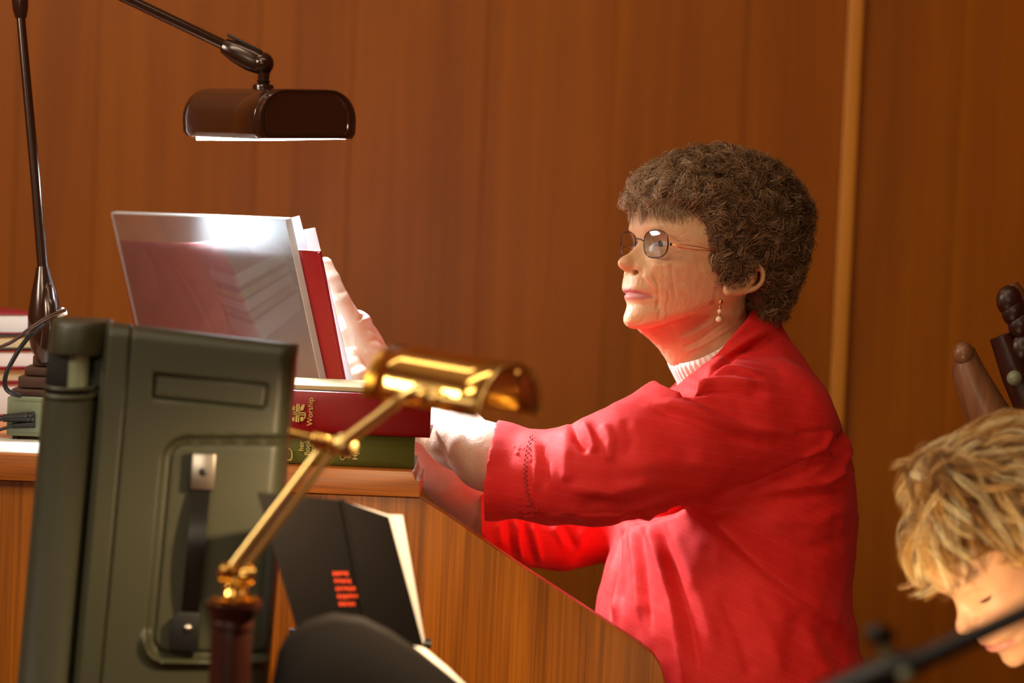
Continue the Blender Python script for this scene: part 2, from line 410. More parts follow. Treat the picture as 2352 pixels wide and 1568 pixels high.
def ellips(X, Y, Z, c, r, ax=None):
    dx, dy, dz = X - c[0], Y - c[1], Z - c[2]
    if ax is not None:
        dx, dy, dz = (dx * ax[0][0] + dy * ax[0][1] + dz * ax[0][2], dx * ax[1][0] + dy * ax[1][1] + dz * ax[1][2], dx * ax[2][0] + dy * ax[2][1] + dz * ax[2][2])
    k0 = np.sqrt((dx / r[0]) ** 2 + (dy / r[1]) ** 2 + (dz / r[2]) ** 2)
    return (k0 - 1) * min(r)
def extract(D, lo, h):
    D = np.ascontiguousarray(D, dtype=np.float32)
    g = openvdb.FloatGrid(1.0); g.copyFromArray(D)
    pts, quads = g.convertToQuads(0.0)
    pts = np.asarray(pts, dtype=np.float64); quads = np.asarray(quads).astype(np.int64)
    grd = np.gradient(D)
    ii = [np.clip(np.round(pts[:, i]).astype(int), 0, D.shape[i] - 1) for i in range(3)]
    nrm = np.stack([grd[i][ii[0], ii[1], ii[2]] for i in range(3)], 1)
    nrm /= (np.linalg.norm(nrm, axis=1, keepdims=True) + 1e-9)
    a, b, c = pts[quads[:, 0]], pts[quads[:, 1]], pts[quads[:, 2]]
    fn = np.cross(b - a, c - a)
    if (fn * nrm[quads[:, 0]]).sum() < 0: quads = quads[:, ::-1]
    return pts * h + np.array(lo), quads, nrm
def smooth_field(a, idx, n, it=1):             # simple neighbour smoothing of a per-vertex array over quads
    e = np.concatenate([idx[:, [0, 1]], idx[:, [1, 2]], idx[:, [2, 3]], idx[:, [3, 0]]])
    for _ in range(it):
        acc = np.zeros_like(a); cnt = np.zeros(n)
        np.add.at(acc, e[:, 0], a[e[:, 1]]); np.add.at(acc, e[:, 1], a[e[:, 0]])
        np.add.at(cnt, e[:, 0], 1); np.add.at(cnt, e[:, 1], 1)
        a = 0.5 * a + 0.5 * acc / np.maximum(cnt, 1)[:, None] if a.ndim > 1 else 0.5 * a + 0.5 * acc / np.maximum(cnt, 1)
    return a
def to_px(c):
    return c[:, 0] / c[:, 2] * FPX + 1176.0, 784.0 - c[:, 1] / c[:, 2] * FPX
def stroke(px, py, pts, wd):                   # gaussian of the distance to a polyline (pixels), signed side too
    best = np.full(px.shape, 1e9); side = np.zeros(px.shape); tt = np.zeros(px.shape); n = len(pts) - 1
    for i in range(n):
        a = np.array(pts[i], float); b = np.array(pts[i + 1], float); d = b - a; L2 = d.dot(d)
        t = np.clip(((px - a[0]) * d[0] + (py - a[1]) * d[1]) / L2, 0, 1)
        ex, ey = px - a[0] - t * d[0], py - a[1] - t * d[1]
        r = np.hypot(ex, ey); m = r < best
        best = np.where(m, r, best); side = np.where(m, np.sign(d[0] * ey - d[1] * ex) * r, side); tt = np.where(m, (i + t) / n, tt)
    fade = np.clip(np.minimum(tt, 1 - tt) * 6 + 0.15, 0, 1)
    return np.exp(-(best / wd) ** 2) * fade, side / wd, fade
def strands(name, paths, rad, tint, mat, parent):
    paths = np.asarray(paths, np.float32); N, K = paths.shape[:2]
    T = np.gradient(paths, axis=1); T /= np.linalg.norm(T, axis=2, keepdims=True) + 1e-9
    rv = np.random.RandomState(3).randn(N, 1, 3); A = np.cross(T, rv); A /= np.linalg.norm(A, axis=2, keepdims=True) + 1e-9
    B = np.cross(T, A); rad = np.asarray(rad)[..., None]
    vs = np.stack([paths + rad * (A * math.cos(a) + B * math.sin(a)) for a in (0, 2.094, 4.189)], 2)   # N K 3 3
    base = (np.arange(N) * K * 3)[:, None, None] + (np.arange(K - 1) * 3)[None, :, None] + np.arange(3)[None, None, :]
    nx = (np.arange(N) * K * 3)[:, None, None] + (np.arange(K - 1) * 3)[None, :, None] + ((np.arange(3) + 1) % 3)[None, None, :]
    q = np.stack([base, nx, nx + 3, base + 3], -1).reshape(-1, 4)
    v = W(vs.reshape(-1, 3)) - root_loc(parent)
    me = fast_mesh(name, v, q)
    add_attr(me, 'tint', np.repeat(np.asarray(tint), 3 * K) if np.ndim(tint) == 1 else np.repeat(np.asarray(tint).reshape(-1), 3))
    return link(name, me, mat, parent)
# ------------------------------------------------------------------ the setting
YW = 5.5
seams = [-900, -420, 40, 222, 590, 805, 1112, 1405, 1705, 1950, 2200, 2520, 2900]
xs = [on_y(s, 300, YW)[0] for s in seams]
wb = MB().box((0, YW + 0.06, 1.7), np.eye(3), (2.6, 0.05, 1.7)); wall = struct('wall_back', wb, M['wall'])
for i in range(len(xs) - 1):
    a, b = xs[i], xs[i + 1]; g = 0.0003
    if seams[i + 1] == 1950: b -= 0.014
    if seams[i] == 1950: a += 0.014
    c = (a + b) / 2
    pl = MB().box((c, YW, 1.7), np.eye(3), ((b - a) / 2 - g, 0.010, 1.7), 0.0006, 1).build('wood_panel', M['wall'], wall)
xc = xs[seams.index(1950)]
MB().box((xc, YW - 0.012, 1.7), np.eye(3), (0.0135, 0.012, 1.7), 0.003).build('light_wood_batten', M['strip'], wall)
struct('floor', MB().box((0, 1.5, -0.03), np.eye(3), (2.7, 4.1, 0.03)), M['floor'])
struct('ceiling', MB().box((0, 1.5, 3.46), np.eye(3), (2.7, 4.1, 0.03)), M['cream'])
struct('wall_left', MB().box((-2.65, 1.5, 1.7), np.eye(3), (0.04, 4.0, 1.7)), M['wall'])
struct('wall_right', MB().box((2.65, 1.5, 1.7), np.eye(3), (0.04, 4.0, 1.7)), M['wall'])
struct('wall_front', MB().box((0, -2.45, 1.7), np.eye(3), (2.6, 0.04, 1.7)), M['cream'])

# ------------------------------------------------------------------ organ console
YS = 3.82
zt = on_y(480, 1063, YS)[2]; xr = on_y(965, 1100, YS)[0]; th = 0.0325
con = thing('organ_console', 'oak organ console whose sloping side panel stands in front of the woman in red', 'organ', (-0.5, 4.2, 0))
mb = MB()
prof = [(xr, zt - th), (xr, zt - 0.012), (xr - 0.006, zt - 0.010), (xr - 0.008, zt - 0.002), (xr - 0.012, zt), (-1.35, zt), (-1.35, zt - th)]
mb.prism([(x, YS, z) for x, z in prof], (0, 0.165, 0), 0.0012).build('top_board', M['oak_x'], con)
MB().box(((-1.35 - .215) / 2, YS + .166 + .335, zt - th / 2), np.eye(3), ((1.35 - .215) / 2, .335, th / 2), .001).build('top_board', M['oak_x'], con)
slope = [(962, 1141), (975, 1150), (1003, 1168), (1050, 1199), (1110, 1241), (1200, 1302), (1290, 1360), (1370, 1413), (1430, 1452), (1470, 1478), (1500, 1502), (1518, 1530), (1528, 1568), (1532, 1640)]
pts = [on_y(x, y, YS + 0.012) for x, y in slope]
pts[0][2] = zt - th - 0.0005
poly = [(-1.33, YS + 0.012, zt - th - 0.0005)] + [tuple(p) for p in pts] + [(pts[-1][0] + .004, YS + .012, 0.004), (-1.33, YS + 0.012, 0.004)]
MB().prism(poly, (0, 0.032, 0), 0.002).build('side_panel', M['oak'], con)
MB().box((-0.78, YS + 0.82, zt / 2 - th / 2), np.eye(3), (0.55, 0.012, zt / 2 - th / 2 - .002), .001).build('side_panel', M['oak'], con)
MB().box((-1.31, 4.24, 0.5), np.eye(3), (0.012, 0.375, 0.49), .001).build('back_panel', M['oak'], con)
MB().box((-0.14, 4.19, 0.80), np.eye(3), (0.10, 0.30, 0.012), .001).build('key_bed', M['oak_x'], con)
MB().box((-0.25, 4.24, 0.56), np.eye(3), (0.015, 0.37, 0.42), .001).build('knee_panel', M['oak'], con)
for i in range(3):
    kb = MB().box((-0.145 - 0.035 * i, 4.19, 0.835 + 0.06 * i), np.eye(3), (0.07, 0.29, 0.012), .001).build('keyboard', M['black_gloss'], con)
    for k in range(30):
        MB().box((-0.135 - 0.035 * i, 3.92 + k * 0.0186, 0.8515 + 0.06 * i), np.eye(3), (0.05, 0.0088, 0.003), .0008, 1).build('key', M['paper'], kb)

# bench under the organist
bn = thing('organ_bench', 'wooden organ bench the woman in red sits on, below the frame', 'bench', (0.30, 4.22, 0))
MB().box((0.30, 4.22, 0.475), np.eye(3), (0.16, 0.30, 0.02), .004).build('seat', M['oak_x'], bn)
for s in (-1, 1): MB().box((0.30, 4.22 + s * 0.27, 0.228), np.eye(3), (0.15, 0.02, 0.226), .003).build('leg', M['oak'], bn)

# ------------------------------------------------------------------ book builder
def make_book(name, label, cat, origin, u, v, w_, L, T, D, cover, pages, group=None, cv=0.003, spine_front=True, bulge=0.0):
    """u: along the spine, v: up through the thickness, w_: away from the viewer. origin: lower near left corner"""
    o = np.array(origin, float); u, v, w_ = [np.array(q, float) / np.linalg.norm(q) for q in (u, v, w_)]
    t = thing(name, label, cat, o + u * L / 2, group)
    ax = (u, v, w_)
    for s in (0, 1):
        c = o + u * L / 2 + v * (cv / 2 if s == 0 else T - cv / 2) + w_ * D / 2
        MB().box(c, ax, (L / 2, cv / 2, D / 2), .0008).build('cover', cover, t)
    MB().box(o + u * L / 2 + v * T / 2 + w_ * (D / 2 + (.002 if spine_front else -.002)), ax, (L / 2 - .004, T / 2 - cv - .0002, D / 2 - .005), .0006).build('page_block', pages, t)
    n = 10; G = []
    sg = 1 if spine_front else -1; w0 = 0 if spine_front else D
    for i in range(n + 1):
        a = math.pi * i / n
        y = T / 2 - (T / 2) * math.cos(a); d = bulge * math.sin(a)
        G.append([o + v * y + w_ * (w0 - sg * (d + .0003)), o + u * L + v * y + w_ * (w0 - sg * (d + .0003))])
    MB().grid(G).build('spine', cover, t, solidify=0.002)
    return t
def text(s, name, mat, parent, loc, xdir, ydir, size, ext=0.0002):
    cu = bpy.data.curves.new(name, 'FONT'); cu.body = s; cu.size = size; cu.extrude = ext; cu.align_x = 'LEFT'
    x = Vector(xdir).normalized(); y = Vector(ydir).normalized(); z = x.cross(y)
    me_o = bpy.data.objects.new(name, cu); COL.objects.link(me_o)
    dg = bpy.context.evaluated_depsgraph_get(); me = bpy.data.meshes.new_from_object(me_o.evaluated_get(dg)); bpy.data.objects.remove(me_o)
    o = link(name, me, mat, parent)
    l = Vector(loc) - Vector(root_loc(parent))
    o.matrix_local = Matrix(((x[0], y[0], z[0], l[0]), (x[1], y[1], z[1], l[1]), (x[2], y[2], z[2], l[2]), (0, 0, 0, 1)))
    return o

# the two hymnals laid on the console, spine towards the camera
X, Y, Z = np.eye(3)
s1 = 3.845 / FPX
gx1 = on_y(951, 1060, 3.845)[0]; gT = 0.0405
green = make_book('hymnal', 'green hymnal with gold lettering lying flat on the organ top under a red book', 'book', (gx1 - 0.235, 3.85, zt + 0.001), X, Z, Y, 0.235, gT, 0.14, M['green_cloth'], M['paper_y'], bulge=0.004)
for c in [c for c in green.children if c.name.startswith('cover')]: c.data.materials.clear(); c.data.materials.append(M['dark_green'])
rx1 = on_y(990, 960, 3.85)[0]; rT = 0.052; rz = zt + 0.001 + gT + 0.001
red = make_book('hymnal', 'red hymnal with gold cross emblem lying on top of the green book', 'book', (rx1 - 0.235, 3.838, rz), X, Z, Y, 0.235, rT, 0.15, M['red_cloth'], M['paper_y'], bulge=0.005)
fy = 3.8305
def onb(px, py, y=fy): return on_y(px, py, y)
text('Worship', 'lettering', M['gold'], red, onb(717, 978), Z, -X, 0.0100)
# emblem: cross with leaves, gold
def flatpoly(mb, pts, y, t=0.0006):
    mb.prism([onb(px, py, y) for px, py in pts], (0, -t, 0))
em = MB()
for q in [[(680.5, 927), (684.5, 927), (682.5, 969), (678.5, 969)], [(686, 927), (689, 927), (687, 969), (684, 969)],
          [(673, 945), (701, 947), (701, 949.5), (673, 947.5)], [(673, 950), (701, 952), (701, 954), (673, 952)],
          [(690, 943), (690, 935), (694, 929), (700, 928), (699, 936), (696, 942)], [(677, 943), (671, 941), (672, 934), (676, 930), (678, 936)],
          [(690, 957), (696, 957), (699, 962), (695, 968), (690, 966)], [(676, 956), (672, 958), (671, 965), (675, 968), (677, 963)],
          [(700, 945), (703, 950), (702, 958), (697, 966), (694, 968), (699, 958), (700, 951)]]:
    flatpoly(em, q, fy + .0005, .0011)
em.build('emblem', M['gold'], red)
gy = 3.8436
for s_, px, py, sz in [('her', 697, 1036, .0095), ('Book', 711, 1046, .0095), ('of', 724, 1036, .0095), ('O', 792, 1057, .0095), ('E', 805, 1053, .0095), ('Hym', 821, 1056, .0095)]:
    text(s_, 'lettering', M['gold'], green, onb(px, py, gy - .0006), Z, -X, sz)
gb = MB()
for a, b in zip([(644, 1055), (668, 1056.5), (671, 1048), (670, 1036), (666, 1031), (658, 1030)], [(668, 1056.5), (671, 1048), (670, 1036), (666, 1031), (658, 1030), (650, 1029.5)]):
    gb.tube([onb(a[0], a[1], gy - .0004), onb(b[0], b[1], gy - .0004)], 0.0008, 6)
gb.tube([onb(645, 1046, gy - .0004), onb(651, 1046, gy - .0004), onb(648, 1038, gy - .0004)], [.001, .001, .0004], 6)
gb.build('emblem', M['gold'], green)

bkl = MB().box((rx1 - .135, 3.905, rz + rT + .0042), np.eye(3), (.085, .062, .0028), .0006)
tag(bkl.build('slab', M['paper_y']), 'thin cream booklet added on the red hymnal, standing in for its tan top edge', 'slab')  # added slab, stands in for the tan line along the hymnal's top

# ------------------------------------------------------------------ clear music rack, open book, loose sheets
T0, O0 = P(655, 505, 4.04), P(768, 1050, 4.085)
O0[2] = zt + 0.0015
T1 = P(256, 490, 4.50); O1 = T1 + (O0 - T0) * ((T1[2] - zt - .0015) / (T0[2] - O0[2]))
ev = (T1 - T0) / np.linalg.norm(T1 - T0); uv = T0 - O0; uv /= np.linalg.norm(uv); nv = np.cross(uv, ev)
if nv[0] < 0: nv = -nv             # towards the player
nv /= np.linalg.norm(nv)
def rk(px, py, off=0.0):           # point on the rack plane, pushed towards the player
    ray = RM @ np.array([(px - 1176.0) / FPX, (784.0 - py) / FPX, 1.0])
    o = T0 + nv * off
    return CAM + ray * ((o - CAM).dot(nv) / ray.dot(nv))
rack = thing('music_rack', 'clear acrylic music rack sheet standing tilted on the organ top', 'music rack', (O0 + O1) / 2)
MB().prism([T0, O0, O1, T1], nv * 0.009, 0.0008).build('acrylic_sheet', M['acrylic'], rack)
for a_, b_ in ((T0, O0), (T0, T1), (T1, O1)):
    w1 = ev if a_ is T0 and b_ is O0 else (-uv if b_ is T1 else -ev)
    MB().prism([a_ - w1 * .0012, b_ - w1 * .0012, b_ + w1 * .0003, a_ + w1 * .0003], nv * 0.009, 0).build('edge_light_strip', M['edge_light'], rack)  # whitish strips stand in for the light gathered at the acrylic edges
ledge_c = (O0 + O1) / 2 + nv * 0.03
hx = np.array([nv[0], nv[1], 0]); hx /= np.linalg.norm(hx); he = np.array([ev[0], ev[1], 0]); he /= np.linalg.norm(he)
off = 0.0105
bk = thing('open_score_book', 'large red hardcover score book open on the clear rack, seen from behind', 'book', (O0 + O1) / 2 + nv * 0.02)
A, B = rk(734, 576, off), rk(797, 905, off); dn = (B - A) / np.linalg.norm(B - A)
E = rk(268, 551, off); al = (E - A) / np.linalg.norm(E - A)
hgt = (A[2] - zt - 0.016) / -dn[2]; Lw = np.linalg.norm(E - A); mid = Lw * 0.5
for a0, a1 in ((0.0, mid - 0.012), (mid + 0.012, Lw)):
    MB().prism([A + al * a0, A + al * a1, A + al * a1 + dn * hgt, A + al * a0 + dn * hgt], nv * 0.003, 0.001).build('cover', M['red_cloth'], bk)
MB().prism([A + al * (mid - .0115), A + al * (mid + .0115), A + al * (mid + .0115) + dn * hgt, A + al * (mid - .0115) + dn * hgt], nv * 0.002, 0.0).build('spine', M['red_cloth'], bk)
MB().tube([A + al * .0015 - nv * 0.0002 + dn * .002, A + al * .0015 + dn * (hgt - .002)], 0.0022, 8).build('cover_edge', M['maroon'], bk)
for a0, a1 in ((0.016, mid - 0.002), (mid + 0.002, Lw - 0.016)):
    MB().prism([A + al * a0 + dn * .004 + nv * .0034, A + al * a1 + dn * .004 + nv * .0034, A + al * a1 + dn * (hgt - .004) + nv * .0034, A + al * a0 + dn * (hgt - .004) + nv * .0034], nv * 0.007, 0.001).build('page_block', M['paper'], bk)
def sheet(px, off_, lab, tl):
    a = rk(*px[0], off_); b = rk(*px[1], off_); d = (b - a) / np.linalg.norm(b - a)
    dnn = np.cross(nv, d); dnn = dnn if dnn[2] < 0 else -dnn
    o = MB().prism([a, a + d * tl, a + d * tl + dnn * .26, a + dnn * .26], nv * 0.0012, 0).build('sheet_music', M['thin_paper'])
    tag(o, lab, 'sheet music')
sheet([(686, 495), (458, 556)], off + 0.0120, 'white sheet sticking up highest above the red score book, behind the clear rack', .215)
sheet([(722, 523), (640, 537)], off + 0.0150, 'white sheet peeking out lower at the near corner of the red score book', .20)

# ------------------------------------------------------------------ stacks of hymnals at the far left of the organ top
proto = None
def stack(x1, y0, layers, yaw, grp, names):
    z = zt + 0.001
    for (t_, cov, pg, dx), nm in zip(layers, names):
        c, s = math.cos(yaw + dx * 2), math.sin(yaw + dx * 2)
        u = np.array([c, s, 0]); w_ = np.array([-s, c, 0])
        o = np.array([x1 + dx, y0, z]) - u * 0.225
        make_book('hymnal', nm, 'book', o, u, Z, w_, 0.225, t_ - .0006, 0.155, M[cov], M[pg], None, cv=0.0024, spine_front=False, bulge=.003)
        z += t_
x1 = on_y(78, 900, 4.26)[0]
stack(x1, 4.36, [(0.048, 'maroon', 'paper', -.004), (0.021, 'maroon', 'paper_y', -.006), (0.027, 'maroon', 'paper', .004), (0.021, 'dark_green', 'paper_y', .008), (0.031, 'maroon', 'paper', -.008)], 0.62, '',
      ['thick maroon hymnal at the bottom of the stack beside the green box', 'thin maroon cream paged book, second from the bottom of the stack by the lamp foot', 'maroon hymnal with white pages in the middle of the stack by the lamp foot', 'thin green book with cream pages just under the top hymnal of the stack', 'maroon hymnal with white pages on top of the stack by the lamp foot'])
stack(x1 - 0.22, 4.20, [(0.045, 'maroon', 'paper', 0), (0.03, 'maroon', 'paper_y', .01), (0.035, 'maroon', 'paper', .0), (0.03, 'maroon', 'paper', .01)], 0.72, '',
      ['lowest maroon hymnal of the outer stack on the far end of the organ', 'second maroon hymnal up in the outer stack on the far end of the organ', 'third maroon hymnal up in the outer stack on the far end of the organ', 'topmost maroon hymnal of the outer stack on the far end of the organ'])
MB_ = MB().box((x1 - 0.0, 3.93, zt + 0.0008), np.eye(3), (0.16, 0.09, 0.0006)).build('sheet_music', M['paper']); tag(MB_, 'flat white sheet lying on the organ top in front of the hymnal stack', 'sheet music')

# ------------------------------------------------------------------ green-grey box with cables, lamp foot
dG = 4.0
bx0, bx1 = on_y(15, 960, dG)[0], on_y(150, 960, dG)[0]; bz0 = zt + 0.006; bz1 = on_y(60, 912, dG)[2]
gbx = thing('power_box', 'grey green electronics box with black plugs beside the hymnal stack', 'electronics box', ((bx0 + bx1) / 2, dG + .07, zt + .002))
MB().box(((bx0 + bx1) / 2, dG + .05, (bz0 + bz1) / 2), np.eye(3), ((bx1 - bx0) / 2, 0.05, (bz1 - bz0) / 2), .003).build('housing', M['greenbox'], gbx)
MB().box(((bx0 + bx1) / 2, dG - .001, (bz0 + bz1) / 2), np.eye(3), ((bx1 - bx0) / 2 - .008, 0.0015, (bz1 - bz0) / 2 - .006), .0005).build('face_plate', M['greenbox'], gbx)
for fx in (bx0 + .012, bx1 - .012):
    for fy_ in (dG + .012, dG + .088): MB().lathe([(.006, 0), (.005, .0055)], (fx, fy_, zt + .0006), Z, 12).build('rubber_foot', M['black'], gbx)
def plug(px0, py0, px1, py1, r0, lab):
    a, b = on_y(px0, py0, dG - .006), on_y(px1, py1, dG - .006)
    t = thing('cable_plug', lab, 'cable', b)
    n = 13; d = (a - b); ps = [b + d * i / n for i in range(n + 1)]; rs = [r0 * (1 if i % 2 else .86) * (1 - .35 * i / n) for i in range(n + 1)]
    MB().tube(ps, rs, 12).build('strain_relief', M['black'], t)
    MB().tube([a, a + d * .3 + Z * -.002, a + d * 1.2 + Z * -.008, a + d * 2.5 + np.array([0, .03, -.012])], r0 * .4, 8).build('cable', M['black'], t)
plug(8, 960, 80, 958, .0082, 'thick ribbed black plug pushed into the green box, upper of two')
plug(28, 978, 80, 974, .0055, 'thin ribbed black plug under the thick one on the green box')

LX = P(100, 700, 4.05)
lamp = thing('swing_arm_lamp', 'brown swing arm lamp with fluorescent shade hanging over the clear music rack', 'lamp', (LX[0], LX[1], bz1))
steps = [((27, 95), (893, 912)), ((40, 130), (866, 892)), ((53, 160), (845, 865)), ((70, 160), (820, 844))]
for (a, b), (t_, u_) in steps:
    p0, p1 = on_y(a, u_, 4.02), on_y(b if b > 140 else 165, t_, 4.02)
    p0z = on_y((a + b) / 2, u_, 4.02)[2]; p1z = on_y((a + b) / 2, t_, 4.02)[2]
    dd = .045 - .008 * steps.index(((a, b), (t_, u_)))
    zz0 = max(p0z, bz1 + .0005)
    MB().box(((p0[0] + p1[0]) / 2, 4.055, (zz0 + p1z) / 2), np.eye(3), ((p1[0] - p0[0]) / 2, dd * .9, (p1z - zz0) / 2), .002).build('foot_block', M['brownblock'], lamp)
kn = MB(); kn.tube([P(108, 832, 4.05), P(106, 800, 4.05), P(104, 765, 4.05), P(103, 720, 4.05), P(101, 670, 4.05), P(99, 635, 4.05), P(98, 612, 4.05)], [.012, .020, .0235, .0225, .017, .0115, .0085], 24)
kn.build('pivot_body', M['bronze'], lamp)
kn = MB(); kn.tube([P(108, 800, 4.025), P(118, 760, 4.024), P(114, 705, 4.028), P(111, 665, 4.034), P(110, 652, 4.04)], [.010, .013, .0115, .008, .003], 16); kn.build('pivot_fork', M['bronze'], lamp)
MB().tube([P(112, 738, 4.03), P(148, 714, 4.02)], [.0045, .006], 12).build('tension_knob', M['chrome'], lamp)
MB().tube([P(98, 616, 4.05), P(84, 440, 4.06), P(62, 200, 4.07), P(46, 20, 4.08)], [.0072, .0068, .0064, .006], 16).build('lower_arm', M['bronze'], lamp)
MB().tube([P(48, 42, 4.08), P(47, 20, 4.08), P(44, -30, 4.08), P(50, -110, 4.09)], [.0075, .0105, .012, .012], 16).build('elbow', M['bronze'], lamp)
MB().tube([P(52, -112, 4.09), P(290, -4, 4.12), P(516, 104, 4.15)], .0072, 16).build('upper_arm', M['bronze'], lamp)
e_l = he; h_l = np.array([-e_l[1], e_l[0], 0]); h_l = h_l if h_l[0] > 0 else -h_l
hd = MB(); a0, a1 = P(512, 104, 4.15), P(604, 150, 4.15); dirx = (a1 - a0) / np.linalg.norm(a1 - a0); up = U_ - dirx * U_.dot(dirx); up /= np.linalg.norm(up); sd = np.cross(dirx, up)
G = []
for i, (t_, hu, hs) in enumerate([(0, .0085, .008), (.02, .0105, .009), (.35, .0150, .011), (.7, .0165, .012), (.95, .0145, .012), (1.1, .0110, .009), (1.22, .0050, .005)]):
    c = a0 + (a1 - a0) * t_
    G.append([c + up * hu * math.copysign(abs(math.sin(k * math.pi / 12)) ** .7, math.sin(k * math.pi / 12)) + sd * hs * math.copysign(abs(math.cos(k * math.pi / 12)) ** .7, math.cos(k * math.pi / 12)) for k in range(25)])
hd.grid(G); hd.add([G[0][k] for k in range(24)], [tuple(range(24))]); hd.add([G[-1][k] for k in range(24)], [tuple(range(24))])
hd.build('head_joint', M['bronze'], lamp)
MB().box(a0 + (a1 - a0) * .42 + up * .0155, (dirx, up, sd), (.026, .002, .008), .001).build('spring_cover', M['black'], lamp)
MB().ball(P(603, 146, 4.15), .0158).build('ball_joint', M['bronze'], lamp)
MB().lathe([(.0085, .0), (.0078, -.012), (.010, -.0135), (.0075, -.016), (.014, -.019), (.0148, -.022), (.0148, -.034), (.012, -.036)], P(606, 163, 4.15), (0, 0, 1), 24).build('neck_collar', M['bronze'], lamp)
Cn = P(708, 262, 4.08)
def dsec(s=1.0, n=14):
    w2, h2 = .0735 * s, .0325 * s
    pts = [(-w2 + .006, -h2), (w2 - .006, -h2), (w2 - .001, -h2 + .006), (w2, -h2 * .35)]
    for i in range(n + 1):
        a = i / n * math.pi / 2; pts.append((w2 - .040 * s + .040 * s * math.cos(a), -h2 * .25 + (h2 * 1.25) * math.sin(a)))
    for i in range(n + 1):
        a = math.pi / 2 + i / n * math.pi / 2; pts.append((-w2 + .040 * s + .040 * s * math.cos(a), -h2 * .25 + (h2 * 1.25) * math.sin(a)))
    pts += [(-w2, -h2 * .35), (-w2 + .001, -h2 + .006)]
    return pts
tz = np.array([0, 0, 1.0]); rolla = math.radians(2); hL = h_l * math.cos(rolla) + tz * math.sin(rolla); zL = tz * math.cos(rolla) - h_l * math.sin(rolla)
def lp(a, b, c): return Cn + hL * a + zL * b + e_l * c
S = dsec(); shell = [[lp(a, b, c) for a, b in S[1:] + S[:1]] for c in (.012, .018, .218)]
MB().grid(shell).build('shade_shell', M['bronze'], lamp, solidify=0.0016)
for c0, sgn in ((0.0, 1), (.218, 1)):
    mbb = MB(); ring = []
    for c, s_ in ((c0 + .012, 1.012), (c0 + .002, 1.012), (c0, .985), (c0, .93), (c0 + .0015, .92), (c0 + .0015, .90), (c0, .89), (c0, .84), (c0 + .0012, .83)) if c0 == 0 else ((c0, 1.012), (c0 + .010, 1.012), (c0 + .012, .985), (c0 + .012, .83)):
        ring.append([lp(a, b, c) for a, b in dsec(s_)])
    for r_ in ring: r_.append(r_[0])
    mbb.grid(ring); mbb.add(ring[-1][:-1], [tuple(range(len(ring[-1]) - 1))])
    mbb.build('end_cap', M['bronze'], lamp)
MB().box(lp(0, .012, .115), (hL, zL, e_l), (.060, .001, .100)).build('reflector', M['white_inner'], lamp)
for s_ in (-.025, .025): MB().tube([lp(s_, -.008, .022), lp(s_, -.008, .210)], .008, 16).build('fluorescent_tube', M['tube'], lamp)
dv_ = []
for c_, dd_ in ((.022, .0335), (.214, .0385)): dv_ += [lp(-.060, -dd_, c_), lp(.060, -dd_, c_), lp(.060, -.029, c_), lp(-.060, -.029, c_)]
MB().add(dv_, [(0, 1, 2, 3), (7, 6, 5, 4), (0, 4, 5, 1), (1, 5, 6, 2), (2, 6, 7, 3), (3, 7, 4, 0)], False).build('diffuser', M['tube'], lamp)
rb = MB(); 
for s_ in (-1, 1): rb.box(lp(s_ * .0665, -.0325, .115), (hL, zL, e_l), (.0015, .0015, .100), .0005)
rb.build('shade_rim', M['white_inner'], lamp)
MB().box(lp(.0, .0350, .14), (hL, zL, e_l), (.008, .003, .006), .001).build('rocker_switch', M['redswitch'], lamp)
ol = bpy.data.lights.new('lamp_light', 'AREA'); ol.shape = 'RECTANGLE'; ol.size = .10; ol.size_y = .19; ol.energy = 22.0; ol.spread = math.radians(118); ol.color = (.84, .94, 1.0)
oo = bpy.data.objects.new('lamp_light', ol); COL.objects.link(oo)
lpz = lp(0, -.040, .115); zax = -(np.array([0.33, -0.14, -1.0])); zax /= np.linalg.norm(zax); xax = hL - zax * hL.dot(zax); xax /= np.linalg.norm(xax); yax = np.cross(zax, xax)
oo.matrix_world = Matrix(((xax[0], yax[0], zax[0], lpz[0]), (xax[1], yax[1], zax[1], lpz[1]), (xax[2], yax[2], zax[2], lpz[2]), (0, 0, 0, 1)))
def cord(pts, r, name, lab, mat, cat='cable'):
    cu = bpy.data.curves.new(name, 'CURVE'); cu.dimensions = '3D'; cu.bevel_depth = r; cu.bevel_resolution = 3
    s = cu.splines.new('NURBS'); s.points.add(len(pts) - 1); s.use_endpoint_u = True; s.order_u = 3
    for q, p in zip(s.points, pts): q.co = (*p, 1)
    ob = bpy.data.objects.new(name, cu); COL.objects.link(ob); dg = bpy.context.evaluated_depsgraph_get()
    me = bpy.data.meshes.new_from_object(ob.evaluated_get(dg)); bpy.data.objects.remove(ob)
    me.materials.clear(); o = link(name, me, mat); tag(o, lab, cat); return o
cord([P(150, 712, 3.98), P(120, 722, 3.97), P(80, 745, 3.97), (P(30, 785, 3.98)), P(0, 797, 3.98), P(-80, 840, 3.96), P(-140, 960, 3.92)], .0024, 'lamp_cord', 'thin grey cord running down from the lamp pivot past the hymnals', M['brownblock'])
cord([P(100, 745, 4.0), P(70, 768, 3.98), P(45, 800, 3.97), P(25, 835, 3.965), P(12, 862, 3.965), P(10, 890, 3.965), P(28, 905, 3.975), P(45, 908, 4.0)], .0032, 'lamp_cord', 'black lamp cord looping beside the stepped brown foot', M['black'])

